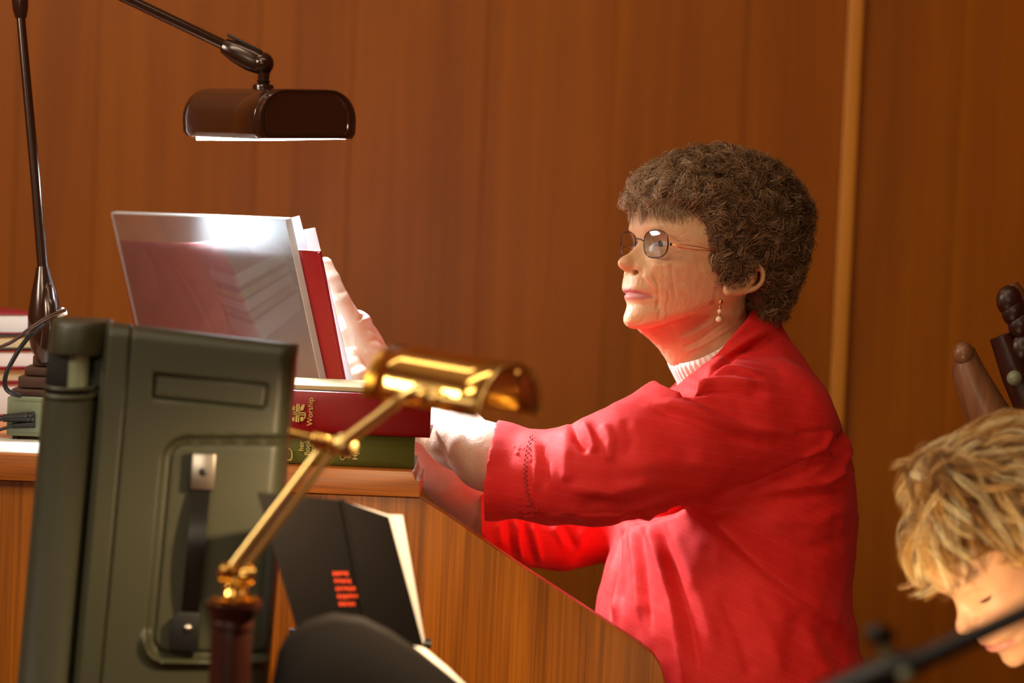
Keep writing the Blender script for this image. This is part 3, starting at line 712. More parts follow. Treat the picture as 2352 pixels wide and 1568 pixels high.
# ------------------------------------------------------------------ portable speaker cabinet seen from behind
dS = 3.35; kS = dS / FPX
BPX, BPY = 400, 1100
def S_(x, y, off=0.0):             # cabinet frame: in-plane position given in photo pixels, off towards the viewer
    yaw = math.radians(-4); c = C(BPX, BPY, dS)
    du, dv = (x - BPX) * kS, (y - BPY) * kS
    q = c + np.array([du / math.cos(yaw), -dv, 0]) @ np.array([[math.cos(yaw), 0, -math.sin(yaw)], [0, 1, 0], [0, 0, 1]]) + off * np.array([-math.sin(yaw), 0.0, -math.cos(yaw)])
    return W(q)
sp = thing('speaker_cabinet', 'dark green grey portable speaker cabinet seen from behind with carry strap', 'speaker', S_(330, 1700, -.1))
# lean of the cabinet: its own sides run from the upper right to the lower left
def lx(y): return 103 - (y - 735) * 0.088      # left side
def rx(y): return 682 - (y - 800) * 0.090      # right side
ny, nx = 200, 170
YY = np.linspace(0, 1, ny); XX = np.linspace(0, 1, nx)
def top_y(x): return 738 + (x - 240) * 0.118
H = np.zeros((ny, nx)); Gx = np.zeros((ny, nx)); Gy = np.zeros((ny, nx))
for i, v in enumerate(YY):
    for j, u in enumerate(XX):
        x0 = 238 + u * (684 - 238); y = top_y(x0) + v * (1660 - top_y(x0)); x = x0 - (y - 800) * 0.089
        Gx[i, j] = x; Gy[i, j] = y
def ss(a, b, x): t = np.clip((x - a) / (b - a), 0, 1); return t * t * (3 - 2 * t)
Xr = Gx + (Gy - 800) * 0.089                                    # position across, in cabinet terms
Yt = Gy - (738 + (Xr - 240) * 0.118)                            # distance below the top edge
H += -0.030 * (1 - np.sqrt(np.clip(1 - ((Xr - 640) / 44).clip(0, 1) ** 2, 0, 1)))   # rounded right side
H += -0.022 * (1 - np.sqrt(np.clip(1 - ((34 - Yt) / 34).clip(0, 1) ** 2, 0, 1)))    # rounded top
H += -0.004 * np.exp(-((Xr - 300) / 3.0) ** 2)                  # seam
H += -0.010 * (1 - ss(238, 254, Xr))
def rrect(x, y, cx, cy, hx_, hy_, r, rot):
    c, s = math.cos(rot), math.sin(rot); dx, dy = x - cx, y - cy; a = np.abs(dx * c + dy * s) - hx_ + r; b = np.abs(-dx * s + dy * c) - hy_ + r
    return np.hypot(np.maximum(a, 0), np.maximum(b, 0)) + np.minimum(np.maximum(a, b), 0) - r
d = rrect(Gx, Gy, 482, 899, 129, 27, 5, 0.10); H += -0.004 * np.exp(-(d / 3.5) ** 2) - 0.0018 * (d < 0)
# the channel round the strap bay
d1 = rrect(Xr, Gy, 800, 1260, 395, 247, 45, 0.0)
H += -0.006 * np.exp(-(np.maximum(np.abs(d1) - 5, 0) / 5) ** 2) * (Xr < 700) - 0.003 * ss(0, 12, -d1)
H += 0.012 * np.exp(-((Gy - 1505 - (Gx - 480) * 0.12) / 15) ** 2) * ss(0, 20, 30 - np.abs(d1)) * 0 + 0.010 * np.exp(-((d1 - 12) / 9) ** 2) * (Gy > 1440) * ss(1440, 1480, Gy)
V = [[S_(Gx[i, j], Gy[i, j], H[i, j]) for j in range(nx)] for i in range(ny)]
MB().grid(V).build('back_shell', M['speaker'], sp, solidify=0)
# body behind the shell
bp_ = [S_(215, 741, -.034), S_(676, 802, -.034), S_(676 - .089 * 860, 1660, -.034), S_(205 - .089 * 860, 1660, -.034)]
MB().prism(bp_, -(S_(0, 0, .1) - S_(0, 0, 0)) * 1.3, .012).build('cabinet_body', M['speaker'], sp)
# ribbed half column on the left
def col_axis(y): return 168 - (y - 850) * 0.088
rows = []; nk = 24
ys_ = np.arange(902, 1648, 2.2)
for y in ys_:
    rr = (66 + 3.0 * math.sin((y - 902) / 8.8 * 2 * math.pi)) * kS
    rr = (67 + 1.8 * math.sin((y - 902) / 8.8 * 2 * math.pi)) * kS
    cx = col_axis(y)
    rows.append([S_(cx + rr / kS * math.cos(a), y + 10 * math.sin(a) * .9, -.034 + rr * .95 * math.sin(a)) for a in np.linspace(-0.35, math.pi + 0.35, nk)])
MB().grid(rows).build('ribbed_column', M['speaker'], sp)
rows = []
for y, s_ in ((728, .86), (729, .95), (733, 1.0), (745, 1.03), (798, 1.03), (806, 1.0), (806, .85)):
    cx = col_axis(y) + 8
    rows.append([S_(cx + 70 * s_ * math.cos(a), y + 10 * math.sin(a) + (6 if math.cos(a) > 0 else 0) * math.cos(a), -.040 + .040 * s_ * math.sin(a)) for a in np.linspace(-0.3, math.pi + 0.3, nk)])
t_ = MB().grid(rows); t_.add(rows[0], [tuple(range(nk))]); t_.add(rows[-1], [tuple(range(nk))]); t_.build('column_cap', M['speaker'], sp)
# dark recess under the cap, ledge, post
MB().prism([S_(106, 790, -.042), S_(246, 796, -.042), S_(238, 912, -.042), S_(97, 906, -.042)], -(S_(0, 0, .1) - S_(0, 0, 0)) * .4, .002).build('recess', M['black'], sp)
MB().tube([S_(182, 800, -.020), S_(180, 850, -.020), S_(177, 897, -.020)], .0115, 20).build('recess_post', M['greenbox'], sp)
for yy, r1, w1 in ((884, .0022, 66), (903, .0030, 66)):
    MB().tube([S_(col_axis(yy) + w1 * math.cos(a), yy + 10 * math.sin(a), -.034 + .030 * math.sin(a)) for a in np.linspace(math.pi - .1, 0.05, 20)], r1, 8).build('ledge', M['speaker'], sp)
MB().prism([S_(230, 800, -.026), S_(250, 802, -.026), S_(250 - .088 * 850, 1650, -.026), S_(230 - .088 * 850, 1650, -.026)], -(S_(0, 0, .1) - S_(0, 0, 0)) * .1, .001).build('side_channel', M['black'], sp)
# strap
def quad(c, off, th_, mat, nm, par, bev=.001):
    return MB().prism([S_(x, y, off) for x, y in c], (S_(0, 0, th_) - S_(0, 0, 0)), bev).build(nm, mat, par)
st = quad([(443, 1041), (495, 1043), (491, 1125), (437, 1122)], .000, .011, M['chrome'], 'strap_clamp', sp)
MB().lathe([(.0045, 0), (.0045, .0006), (.003, .0012)], S_(466, 1083, .0112), S_(0, 0, 1) - S_(0, 0, 0), 16).build('screw', M['black'], st)
quad([(436, 1040), (445, 1040), (440, 1124), (430, 1122)], .0, .009, M['black'], 'strap_clamp', sp)
rows = []
for i in range(21):
    t = i / 20; y = 1112 + t * (1412 - 1112); b = .006 + .012 * math.sin(math.pi * t); w1 = 20
    cx = 464 - t * 28 - 0
    rows.append([S_(cx - w1, y, b - .0018), S_(cx - w1, y, b), S_(cx + w1, y + 2, b), S_(cx + w1, y + 2, b - .0018), S_(cx - w1, y, b - .0018)])
MB().grid(rows).build('carry_strap', M['black_gloss'], sp)
an = quad([(412, 1402), (460, 1406), (455, 1496), (388, 1490), (392, 1420)], .0, .010, M['black'], 'strap_anchor', sp, .002)
MB().ball(S_(433, 1440, .0105), .0048).build('screw', M['chrome'], an)
# stand below
pb = S_(330, 1652, -.12)
MB().tube([pb, (pb[0], pb[1], 0.45), (pb[0], pb[1], 0.02)], .017, 16).build('stand_pole', M['black'], sp)
MB().lathe([(.085, 0), (.085, .02), (.03, .04)], (pb[0], pb[1], .001), Z, 32).build('stand_foot', M['black'], sp)

# ------------------------------------------------------------------ music stand with two black folders
ms = thing('music_stand', 'black wire music stand carrying the open black folders, in front of the organ side', 'music stand', (P(800, 1600, 3.3)[0], 3.3, 0))
MB().tube([P(664, 1454, 3.425), P(700, 1456, 3.425), P(990, 1478, 3.43)], .0055, 10).build('desk_rail', M['black'], ms)
MB().tube([P(664, 1282, 3.42), P(680, 1410, 3.42), P(700, 1456, 3.42)], .0022, 8).build('desk_wire', M['black_gloss'], ms)
MB().tube([P(672, 1466, 3.42), P(684, 1580, 3.42), P(720, 1700, 3.42)], .0030, 8).build('desk_wire', M['black_gloss'], ms)
pp = P(800, 1660, 3.42)
MB().tube([P(700, 1456, 3.42), P(720, 1700, 3.42), pp], .004, 10).build('desk_wire', M['black'], ms)
MB().tube([P(980, 1478, 3.43), P(930, 1680, 3.42), pp], .004, 10).build('desk_wire', M['black'], ms)
MB().tube([P(830, 1466, 3.42), pp, (pp[0], pp[1], .1)], .009, 12).build('pole', M['black'], ms)
for k in range(3):
    a = k * 2.094 + 1.0; MB().tube([(pp[0], pp[1], 0.30), (pp[0] + .12 * math.cos(a), pp[1] + .12 * math.sin(a), 0.008)], .006, 10).build('leg', M['black'], ms)
fo = thing('music_folder', 'open black folder with red printed block and bright white pages on the music stand', 'folder', P(800, 1480, 3.33))
pN = np.array(F_) * .003
MB().prism([P(590, 1130, 3.25), P(784, 1149, 3.32), P(850, 1490, 3.34), P(690, 1478, 3.27)], pN, .0008).build('cover', M['folder'], fo)
MB().prism([P(786, 1149, 3.32), P(893, 1187, 3.36), P(972, 1482, 3.38), P(852, 1490, 3.34)], pN, .0008).build('cover', M['folder'], fo)
MB().tube([P(785, 1147, 3.318), P(851, 1491, 3.338)], .0032, 8).build('spine', M['folder'], fo)
q = np.array(F_) * .004 + R_ * 0.0
MB().prism([P(705, 1160, 3.297), P(785, 1150, 3.326), P(892, 1182, 3.366), P(925, 1183, 3.372), P(976, 1470, 3.39), P(970, 1484, 3.388), P(851, 1494, 3.346), P(770, 1490, 3.31)], q * 1.5, .001).build('page_block', M['paper'], fo)
rp = MB(); random.seed(5)
for i in range(5):
    y0 = 1312 + i * 17.5; x = 764 + i * 3.2 + (y0 - 1312) * .02
    x_end = x + random.choice([38, 42, 34, 40])
    while x < x_end:
        ww = random.uniform(4, 8); hh = random.uniform(7, 10)
        dd = lambda X_: 3.25 + (X_ - 600) / 190 * .07 - .0025
        rp.prism([P(x, y0, dd(x)), P(x + ww, y0 + .5, dd(x + ww)), P(x + ww + 1, y0 + hh, dd(x + ww)), P(x + 1, y0 + hh, dd(x))], -pN * .2)
        x += ww + 2.2
rp.build('printed_block', M['print_red'], fo)
f2 = thing('music_folder', 'dark curved folder cover low in front of the folder with the red print', 'folder', P(820, 1640, 3.1))
arc = [(628, 1568), (640, 1498), (662, 1455), (705, 1424), (765, 1407), (832, 1416), (895, 1447), (958, 1490), (1010, 1532), (1062, 1575), (1130, 1640)]
rows = []
for t in np.linspace(0, 1, 14):
    rows.append([P(x + (900 - x) * 0.10 * t, y + (1700 - y) * t, 3.12 - .015 * math.sin(min(1, t * 1.3) * math.pi / 2) - .006 * math.sin(math.pi * k / (len(arc) - 1))) for k, (x, y) in enumerate(arc)])
o = MB().grid(rows).build('cover', M['folder'], f2, solidify=.003)
pg = [P(952, 1484, 3.135), P(976, 1490, 3.15), P(1030, 1535, 3.15), P(1068, 1572, 3.15), P(1150, 1650, 3.15), P(1130, 1655, 3.135), P(1040, 1565, 3.135)]
MB().prism(pg, np.array(F_) * .004, .0008).build('page_block', M['paper'], f2)

# ------------------------------------------------------------------ brass desk lamp on a dark turned post
bl = thing('brass_lamp', 'polished brass lamp with half cylinder shade on a dark turned wooden post', 'lamp', P(535, 1800, 3.05))
dB = 3.05; kB = dB / FPX
base = P(535, 1385, dB); dnv = np.array([0, 0, -1.0])
prof = [(.0005, -.001), (.0285, -.001), (.0285, .003), (.024, .010), (.0205, .017), (.0215, .020), (.0215, .024), (.0195, .026), (.0205, .034), (.0215, .15), (.0225, .30)]
tp = MB().lathe([(r, h) for r, h in prof], base, U_ * -1 if False else np.array([-.012, 0, -1.0]), 32).build('post', M['darkwood'], bl)
zb = 0.004
MB().tube([base + np.array([-.004, 0, -.30]), (base[0] - .008, base[1], 0.02)], .024, 24).build('post', M['darkwood'], bl)
MB().lathe([(.14, 0), (.14, .012), (.06, .022), (.026, .05)], (base[0] - .008, base[1], 0.001), Z, 32).build('foot', M['darkwood'], bl)
mb = MB().lathe([(.0255, 0), (.0255, .003), (.020, .005), (.0135, .008), (.0115, .012), (.0135, .015), (.0125, .018), (.0075, .021), (.007, .027), (.0095, .029), (.0095, .033), (.006, .035)], P(540, 1382, dB), U_, 32)
mb.build('brass_finial', M['brass'], bl)
mb = MB(); 
for i in range(18): 
    a = i * 2 * math.pi / 18; mb.ball(P(540, 1376, dB) + R_ * .0215 * math.cos(a) + F_ * .0215 * math.sin(a), .0032, n=8)
mb.build('beaded_ring', M['brass'], bl)
ax1 = R_ * .95 + F_ * .2 - U_ * .1; ax1 /= np.linalg.norm(ax1)
def knuckle(c, rr, half, nm):
    m_ = MB().tube([c - ax1 * half, c - ax1 * half * .9, c - ax1 * half * .35, c, c + ax1 * half * .35, c + ax1 * half * .9, c + ax1 * half], [rr * .5, rr, rr, rr * .72, rr, rr, rr * .5], 20)
    for s_ in (-.62, .62):
        for k in range(10): m_.ball(c + ax1 * half * s_ + (U_ * math.cos(k * .628) + F_ * math.sin(k * .628)) * rr * .95, rr * .26, n=8)
    return m_.build(nm, M['brass'], bl)
knuckle(P(543, 1318, dB), .0095, .0185, 'lower_knuckle')
J = P(755, 1018, dB - .01)
for s_ in (-1, 1):
    MB().tube([P(543, 1308, dB) + ax1 * .0068 * s_, J + ax1 * .0062 * s_ - U_ * .004], .0042, 14).build('arm_rod', M['brass_rough'], bl)
MB().tube([P(693, 1130, dB - .02) + ax1 * .004, P(742, 1108, dB - .02)], [.0038, .0045], 12).build('clip', M['brass'], bl) if False else None
m_ = MB()
for i in range(4): m_.ball(P(727 + i * 16, 1006 + i * 4, dB - .018), .0062, n=12); m_.ball(P(727 + i * 15, 1018 + i * 5, dB - .014), .0056, n=12)
m_.build('upper_knuckle', M['brass'], bl)
MB().ball(P(792, 1024, dB - .02), (.0125, .0125, .010), np.stack([ax1, U_, F_]), 20).build('round_knob', M['brass_rough'], bl)
MB().tube([P(720, 1006, dB - .018), P(690, 1000, dB - .018), P(664, 995, dB - .018)], [.0028, .0042, .0052], 12).build('thumb_screw', M['brass'], bl)
MB().tube([P(770, 1030, dB - .012), P(800, 1008, dB - .02), P(868, 957, dB - .04), P(930, 908, dB - .06)], [.0062, .0068, .0062, .0058], 16).build('upper_arm', M['brass_rough'], bl)
# shade: axis from left end to right end, coming towards the viewer
axs = R_ * math.cos(math.radians(37)) - F_ * math.sin(math.radians(37)) - U_ * 0.135; axs /= np.linalg.norm(axs)
acr = np.cross(axs, U_); acr /= np.linalg.norm(acr)
if acr.dot(F_) > 0: acr = -acr      # towards the viewer
aup = np.cross(acr, axs); aup = aup if aup.dot(U_) > 0 else -aup
RS = .0505; cR = P(1170, 952, 3.0); Ls = .148
def shp(t, a, r=RS): return cR - axs * (Ls * (1 - t)) + (-acr) * r * math.cos(a) * 1.0 + aup * r * math.sin(a)
rows = [[shp(t, a) for a in np.linspace(-.06, math.pi + .06, 40)] for t in np.linspace(0, 1, 6)]
MB().grid(rows).build('shade', M['brass'], bl, solidify=.0012)
MB().tube([shp(1, a, RS + .0002) for a in np.linspace(-.06, math.pi + .06, 40)], .0016, 8).build('shade_rim', M['brass_rough'], bl)
MB().tube([shp(0, a, RS) for a in np.linspace(-.06, math.pi + .06, 40)], .0009, 8).build('shade_rim', M['brass_rough'], bl)
cl = [cR - axs * Ls + aup * 0] ; lc = [shp(0.002, a, RS - .0008) for a in np.linspace(0, math.pi, 30)]
MB().prism(lc, axs * .001).build('shade_end', M['brass'], bl)
# bracket on the front of the shade, bulb inside
mb = MB().tube([P(925, 912, 2.965), P(960, 893, 2.955), P(1010, 905, 2.945)], [.006, .0065, .006], 14)
mb.tube([P(960, 905, 2.95), P(1000, 915, 2.94), P(1078, 926, 2.93), P(1092, 929, 2.93)], [.006, .0045, .0045, .004], 12)
mb.tube([P(905, 935, 2.975), P(925, 912, 2.96)], [.005, .0055], 12)
mb.build('shade_bracket', M['brass_rough'], bl)
mb = MB().ball(P(975, 908, 2.945), .0075).ball(P(1015, 914, 2.94), (.010, .006, .006), np.stack([R_, U_, F_])); mb.build('bracket_knob', M['brass'], bl)
bc = cR - axs * .108 + aup * .026
MB().tube([bc - axs * .035, bc - axs * .030, bc + axs * .025, bc + axs * .030], [.005, .008, .008, .004], 16).build('bulb', M['bulb'], bl)
pl_ = bpy.data.lights.new('brass_lamp_light', 'SPOT'); pl_.shadow_soft_size = .012; pl_.spot_size = math.radians(150); pl_.spot_blend = .4; pl_.energy = 15.0; pl_.color = (1, .70, .40)
po = bpy.data.objects.new('brass_lamp_light', pl_); COL.objects.link(po)
lz = bc - aup * .013; sdir = -U_ * .62 - R_ * .62 + F_ * .30; zc = -sdir / np.linalg.norm(sdir)
axs0, acr0 = axs, acr; axs = axs - zc * axs.dot(zc); axs /= np.linalg.norm(axs); acr = np.cross(zc, axs)
po.matrix_world = Matrix(((axs[0], acr[0], zc[0], lz[0]), (axs[1], acr[1], zc[1], lz[1]), (axs[2], acr[2], zc[2], lz[2]), (0, 0, 0, 1)))

# ------------------------------------------------------------------ microphone boom in the near right
mc = thing('microphone_boom', 'black microphone boom arm crossing in front of the blond woman', 'microphone stand', P(1700, 1700, 2.35))
MB().tube([P(2460, 1362, 2.3), P(2352, 1408, 2.32), P(2110, 1518, 2.35), P(2040, 1545, 2.36)], [.0080, .0080, .0080, .0082], 16).build('boom_arm', M['black'], mc)
MB().tube([P(2110, 1516, 2.35), P(2080, 1527, 2.36), P(1990, 1568, 2.38), P(1850, 1628, 2.4), P(1600, 1740, 2.42)], [.009, .0125, .0145, .0145, .014], 20).build('boom_grip', M['black'], mc)
b0 = P(1600, 1740, 2.42)
MB().tube([b0, (b0[0], b0[1], .04)], .011, 14).build('pole', M['black'], mc)
MB().lathe([(.12, 0), (.12, .012), (.02, .03)], (b0[0], b0[1], .001), Z, 32).build('foot', M['black'], mc)
MB().tube([P(2048, 1540, 2.36), P(2035, 1500, 2.36), P(2030, 1480, 2.36)], [.005, .0045, .006], 12).build('clamp_stem', M['greenbox'], mc)
MB().tube([P(1990, 1462, 2.355), P(2010, 1455, 2.355), P(2048, 1460, 2.36)], [.006, .0085, .006], 14).build('clamp_knob', M['black'], mc)
MB().ball(P(2080, 1552, 2.345), .006).build('clamp_knob', M['greenbox'], mc)

# ------------------------------------------------------------------ double bass scroll and peg box behind the blond woman
bs = thing('double_bass', 'brown double bass neck and peg box rising behind the blond head', 'instrument', P(2560, 1700, 3.75))
dI = 3.95
mb = MB()
mb.tube([P(2215, 800, dI), P(2222, 850, dI), P(2262, 940, dI), P(2320, 1040, dI), P(2400, 1180, dI), P(2520, 1400, dI), P(2620, 1600, dI)], [.013, .022, .029, .034, .032, .03, .03], 16)
mb.build('neck', M['instrument'], bs)
MB().ball(P(2213, 812, dI - .01), (.014, .016, .012), np.stack([R_, U_, F_])).build('neck_button', M['instrument'], bs)
MB().tube([P(2300, 770, dI - .02), P(2335, 860, dI - .02), P(2372, 940, dI - .02)], [.016, .020, .022], 16).build('peg_box', M['darkwood'], bs)
for q_ in ((2330, 715), (2345, 745), (2318, 690), (2350, 800)):
    MB().ball(P(q_[0], q_[1], dI - .03), (.017, .020, .012), np.stack([R_, U_, F_])).build('tuning_peg', M['darkwood'], bs)
MB().ball(P(2330, 868, dI - .05), .010).build('peg_cap', M['greenbox'], bs)
MB().tube([P(2322, 652, dI), P(2340, 700, dI), P(2350, 770, dI)], [.010, .018, .02], 14).build('scroll', M['instrument'], bs)
MB().box((P(2620, 1600, dI)[0] + .16, 4.02, .42), np.eye(3), (.22, .1, .42), .08, 5).build('body', M['instrument'], bs)

# added small lamp, unseen below the frame, built round the light on the blond face
sl_c, sl_d = np.array(P_LATE), np.array(P_LATE2) - np.array(P_LATE); sl_d /= np.linalg.norm(sl_d)
sa = np.cross(sl_d, Z); sa /= np.linalg.norm(sa); sb = np.cross(sa, sl_d)
sm = thing('fill_lamp', 'added small black lamp, unseen below the frame, put in to light the blond face', 'lamp', (sl_c[0], sl_c[1], 0))
MB().grid([[sl_c - sl_d * .006 + sa * t_ + sb * .032 * math.cos(a) - sl_d * .03 * math.sin(a) for a in np.linspace(0, math.pi, 16)] for t_ in (-.062, .062)]).build('shade', M['black'], sm, solidify=.0015)
MB().tube([sl_c - sl_d * .038, sl_c - sl_d * .06 - Z * .04, (sl_c[0] - .02, sl_c[1], .5), (sl_c[0] - .02, sl_c[1], .02)], .006, 10).build('pole', M['black'], sm)
MB().lathe([(.11, 0), (.11, .010), (.015, .02)], (sl_c[0] - .02, sl_c[1], .001), Z, 24).build('foot', M['black'], sm)
# ------------------------------------------------------------------ people: heads
def tabf(z, tab):
    t = np.array(sorted(tab)); return np.interp(z, t[:, 0], t[:, 1])
def smooth_tab(tab, w_=5.0):
    zs = np.arange(-170, 200, 1.0); v = tabf(zs, tab); k = np.exp(-(np.arange(-int(3 * w_), int(3 * w_) + 1) / w_) ** 2); k /= k.sum()
    n = len(k) // 2; vp = np.pad(v, n, mode='edge'); vs = np.convolve(vp, k, 'valid'); return zs, vs
class Frame:                     # head frame: x forward, y the wearer's left, z up, millimetres
    def __init__(s, o, psi, pitch, roll=0.0, sc=1.0):
        f = np.array([-math.cos(psi), 0, -math.sin(psi)]); l = np.array([math.sin(psi), 0, -math.cos(psi)]); u = np.array([0, 1.0, 0])
        cp, sp_ = math.cos(pitch), math.sin(pitch); f, u = f * cp - u * sp_, u * cp + f * sp_
        cr, sr = math.cos(roll), math.sin(roll); l, u = l * cr + u * sr, u * cr - l * sr
        s.o = np.array(o); s.A = np.stack([f, l, u]) ; s.s = sc * 0.001
    def c(s, p): return s.o + (np.asarray(p, float) * s.s) @ s.A
    def inv(s, q): return (np.asarray(q) - s.o) @ s.A.T / s.s
    def w(s, p): return W(s.c(p))

def head_field(X, Y, Z, T, neck, age):
    """implicit head in head millimetres; T holds the profile tables"""
    ay = np.abs(Y)
    zs, bp_ = smooth_tab(T['prof'], 2.2); Df = np.interp(Z, zs, bp_) + 15
    zs, wv = smooth_tab(T['w'], 5); w_ = np.interp(Z, zs, wv)
    zs, dv = smooth_tab(T['back'], 6); Db = np.interp(Z, zs, dv) - 15 + 15
    zs, nv_ = smooth_tab([(-170, 2.1), (-90, 2.1), (-60, 2.05), (-30, 2.1), (0, 2.35), (25, 2.5), (60, 2.3), (120, 2.1), (200, 2.0)], 6); nn = np.interp(Z, zs, nv_)
    g = lambda y0, z0, sy, sz: np.exp(-((ay - y0) / sy) ** 2 - ((Z - z0) / sz) ** 2)
    zs, nb = smooth_tab(T['nose'], 1.8); nose = np.interp(Z, zs, nb)
    zs, nwid = smooth_tab(T['nosew'], 2.5); nw = np.interp(Z, zs, nwid)
    bump = nose * np.exp(-(ay / nw) ** 2.2)
    bump += -7.5 * g(30, 24, 15, 10) + 1.5 * g(34, 45, 20, 6) + 2.0 * g(30, 12, 14, 6) * age
    bump += 3.0 * g(40, -4, 14, 12) - 2.5 * g(36, -32, 10, 14) * age
    bump += 1.2 * g(17, -34, 7, 9)
    # mouth: parting line, corners, folds
    zm = -43.0 - 3.2 * (ay / 26.0) ** 2
    lipw = 27.0
    m = np.clip(1 - (ay / (lipw + 3)) ** 4, 0, 1)
    bump += -3.4 * np.exp(-((Z - zm) / 1.5) ** 2) * m + 2.0 * np.exp(-((Z - zm - 4.2) / 3.0) ** 2) * np.exp(-(ay / 17) ** 2) + 2.6 * np.exp(-((Z - zm + 5.0) / 3.4) ** 2) * np.exp(-(ay / 16) ** 2)
    bump += -3.2 * g(29.5, -48, 4.5, 5)
    bump += -1.2 * np.exp(-(ay / 3) ** 2 - ((Z + 30) / 7) ** 2)
    # fold from the nose wing to the mouth corner and below
    yn = 17 + (-(Z) - 6) * .42; bump += (-2.6 * np.exp(-((ay - yn) / 3.0) ** 2) + 2.2 * np.exp(-((ay - yn - 7) / 5.5) ** 2)) * np.exp(-((Z + 26) / 20) ** 2) * age
    ym = 31 + (-(Z) - 48) * .12; bump += (-2.2 * np.exp(-((ay - ym) / 2.6) ** 2) + 1.4 * np.exp(-((ay - ym - 5) / 4) ** 2)) * np.exp(-((Z + 60) / 12) ** 2) * age
    xf = X + 15
    xq = np.where(xf > 0, xf - bump, xf)
    D = np.where(xf > 0, np.maximum(Df, 5), np.maximum(Db, 5)); ww = np.maximum(w_, 3)
    nq = np.where(xf > 0, nn, 2.1)
    r = ((ay / ww) ** nq + (np.abs(xq) / D) ** nq + 1e-9) ** (1 / nq)
    d = (r - 1) * np.minimum(ww, D) * .85
    d = np.where(Z > T['top'] - 1, np.maximum(d, Z - T['top']), d)
    # jaw plane
    jd = (T['jaw'][0] + (T['jaw'][1]) * (X - T['jaw'][2])) - Z       # positive below
    d = smax(d, jd * .85, 14)
    # skull back/lower limit
    d = smin(d, ellips(X, Y, Z, (-32, 0, 62), (92, 72, 66)), 14)
    # nose wings and tip
    d = smin(d, ellips(X, Y, Z, (T['tip'], 0, -3.5), (10, 9.5, 9)), 5)
    for s_ in (-1, 1):
        d = smin(d, ellips(X, Y, Z, (T['ala'][0] - 2, s_ * 15.0, T['ala'][1] - 1.5), (11.5, 6.2, 8.6)), 3.0)
        a = np.array([T['ala'][0] + 5, s_ * 11.5, T['ala'][1] - 9.5])
        d = smax(d, -ellips(X, Y, Z, a, (7.0, 5.0, 4.0)), 1.2)
        # lids with the eye opening
        ex = T['eye']
        d = smin(d, ellips(X, Y, Z, (ex[0] - 2.0, s_ * ex[1], ex[2]), (13.2, 14.5, 12.0)), 4.0)
        d = smin(d, chain(X, Y, Z, [(ex[0] + 4.5, s_ * (ex[1] - 14), ex[2] + 8), (ex[0] + 10.5, s_ * ex[1], ex[2] + 10.5), (ex[0] + 3, s_ * (ex[1] + 15), ex[2] + 6)], [1.5, 2.6, 1.8], 3), 3.5)
        if T['open'] > 0: d = smax(d, -ellips(X, Y, Z, (ex[0] + 11, s_ * (ex[1] + .5), ex[2] - 0.5), (7, 12.0, T['open'])), 1.2)
        else: d = smax(d, -chain(X, Y, Z, [(ex[0] + 4.5, s_ * (ex[1] - 12), ex[2] - 3.5), (ex[0] + 11, s_ * ex[1], ex[2] - 5.5), (ex[0] + 4, s_ * (ex[1] + 12), ex[2] - 3.5)], [.5, .9, .5], 1), 1.0)
    # ears
    eo = np.array(T['ear'])
    for s_ in (-1, 1):
        e = lambda q: np.array([eo[0] + q[0], s_ * (eo[1] + q[2]), eo[2] + q[1]])
        disc = ellips(X, Y, Z, e((-2, 2, 0)), (17, 4.0, 27), [(math.cos(T['eart']), 0, math.sin(T['eart'])), (0, 1, 0), (-math.sin(T['eart']), 0, math.cos(T['eart']))])
        rim = [(9, 10, -2), (8, 22, 1), (0, 31, 3), (-12, 30, 5), (-20, 19, 6), (-19, 4, 5), (-11, -10, 3), (-1, -20, 1), (5, -27, 0), (11, -22, -2), (11, -12, -3)]
        ct, st = math.cos(T['eart']), math.sin(T['eart'])
        ra_ = np.array([2.6, 2.8, 3, 3.2, 3.2, 3.0, 3.0, 3.6, 4.2, 3.4, 2.8]); tq = np.linspace(0, 10, 31); rim_ = np.array(rim, float)
        cr3 = lambda A_: np.stack([sum(np.array(w_) * A_[np.clip(int(t_) + k_, 0, len(A_) - 1)] for k_, w_ in zip((-1, 0, 1, 2), (lambda u_: (-.5 * u_ ** 3 + u_ ** 2 - .5 * u_, 1.5 * u_ ** 3 - 2.5 * u_ ** 2 + 1, -1.5 * u_ ** 3 + 2 * u_ ** 2 + .5 * u_, .5 * u_ ** 3 - .5 * u_ ** 2))(t_ - int(t_)))) for t_ in tq])
        rim = cr3(rim_); rar = np.interp(tq, np.arange(11), ra_)
        rr = [e((a * ct - b * st * 1.0, a * st + b * ct, c)) for a, b, c in rim]
        Xi = (X[:, 0, 0] > eo[0] - 48) & (X[:, 0, 0] < eo[0] + 40); Yi = (Y[0, :, 0] * s_ > eo[1] - 28); Zi = (Z[0, 0, :] > eo[2] - 48) & (Z[0, 0, :] < eo[2] + 48)
        six = np.ix_(Xi, Yi, Zi); rm = np.full(X.shape, 60.0, np.float32)
        rm[six] = chain(X[six], Y[six], Z[six], rr, rar, .8)
        anti = [e((a * ct - b * st, a * st + b * ct, c)) for a, b, c in [(-2, 20, 2), (-10, 10, 4), (-9, -4, 4), (0, -14, 1)]]
        er = smin(smin(disc, rm, 3), chain(X, Y, Z, anti, [2, 2.6, 2.6, 2], 2), 3)
        er = smax(er, -ellips(X, Y, Z, e((3 * ct, 3 * st - 2, 6)), (7, 6, 9)), 3)
        d = smin(d, er, 4)
    if neck is not None: d = smin(d, neck, 16)
    return d

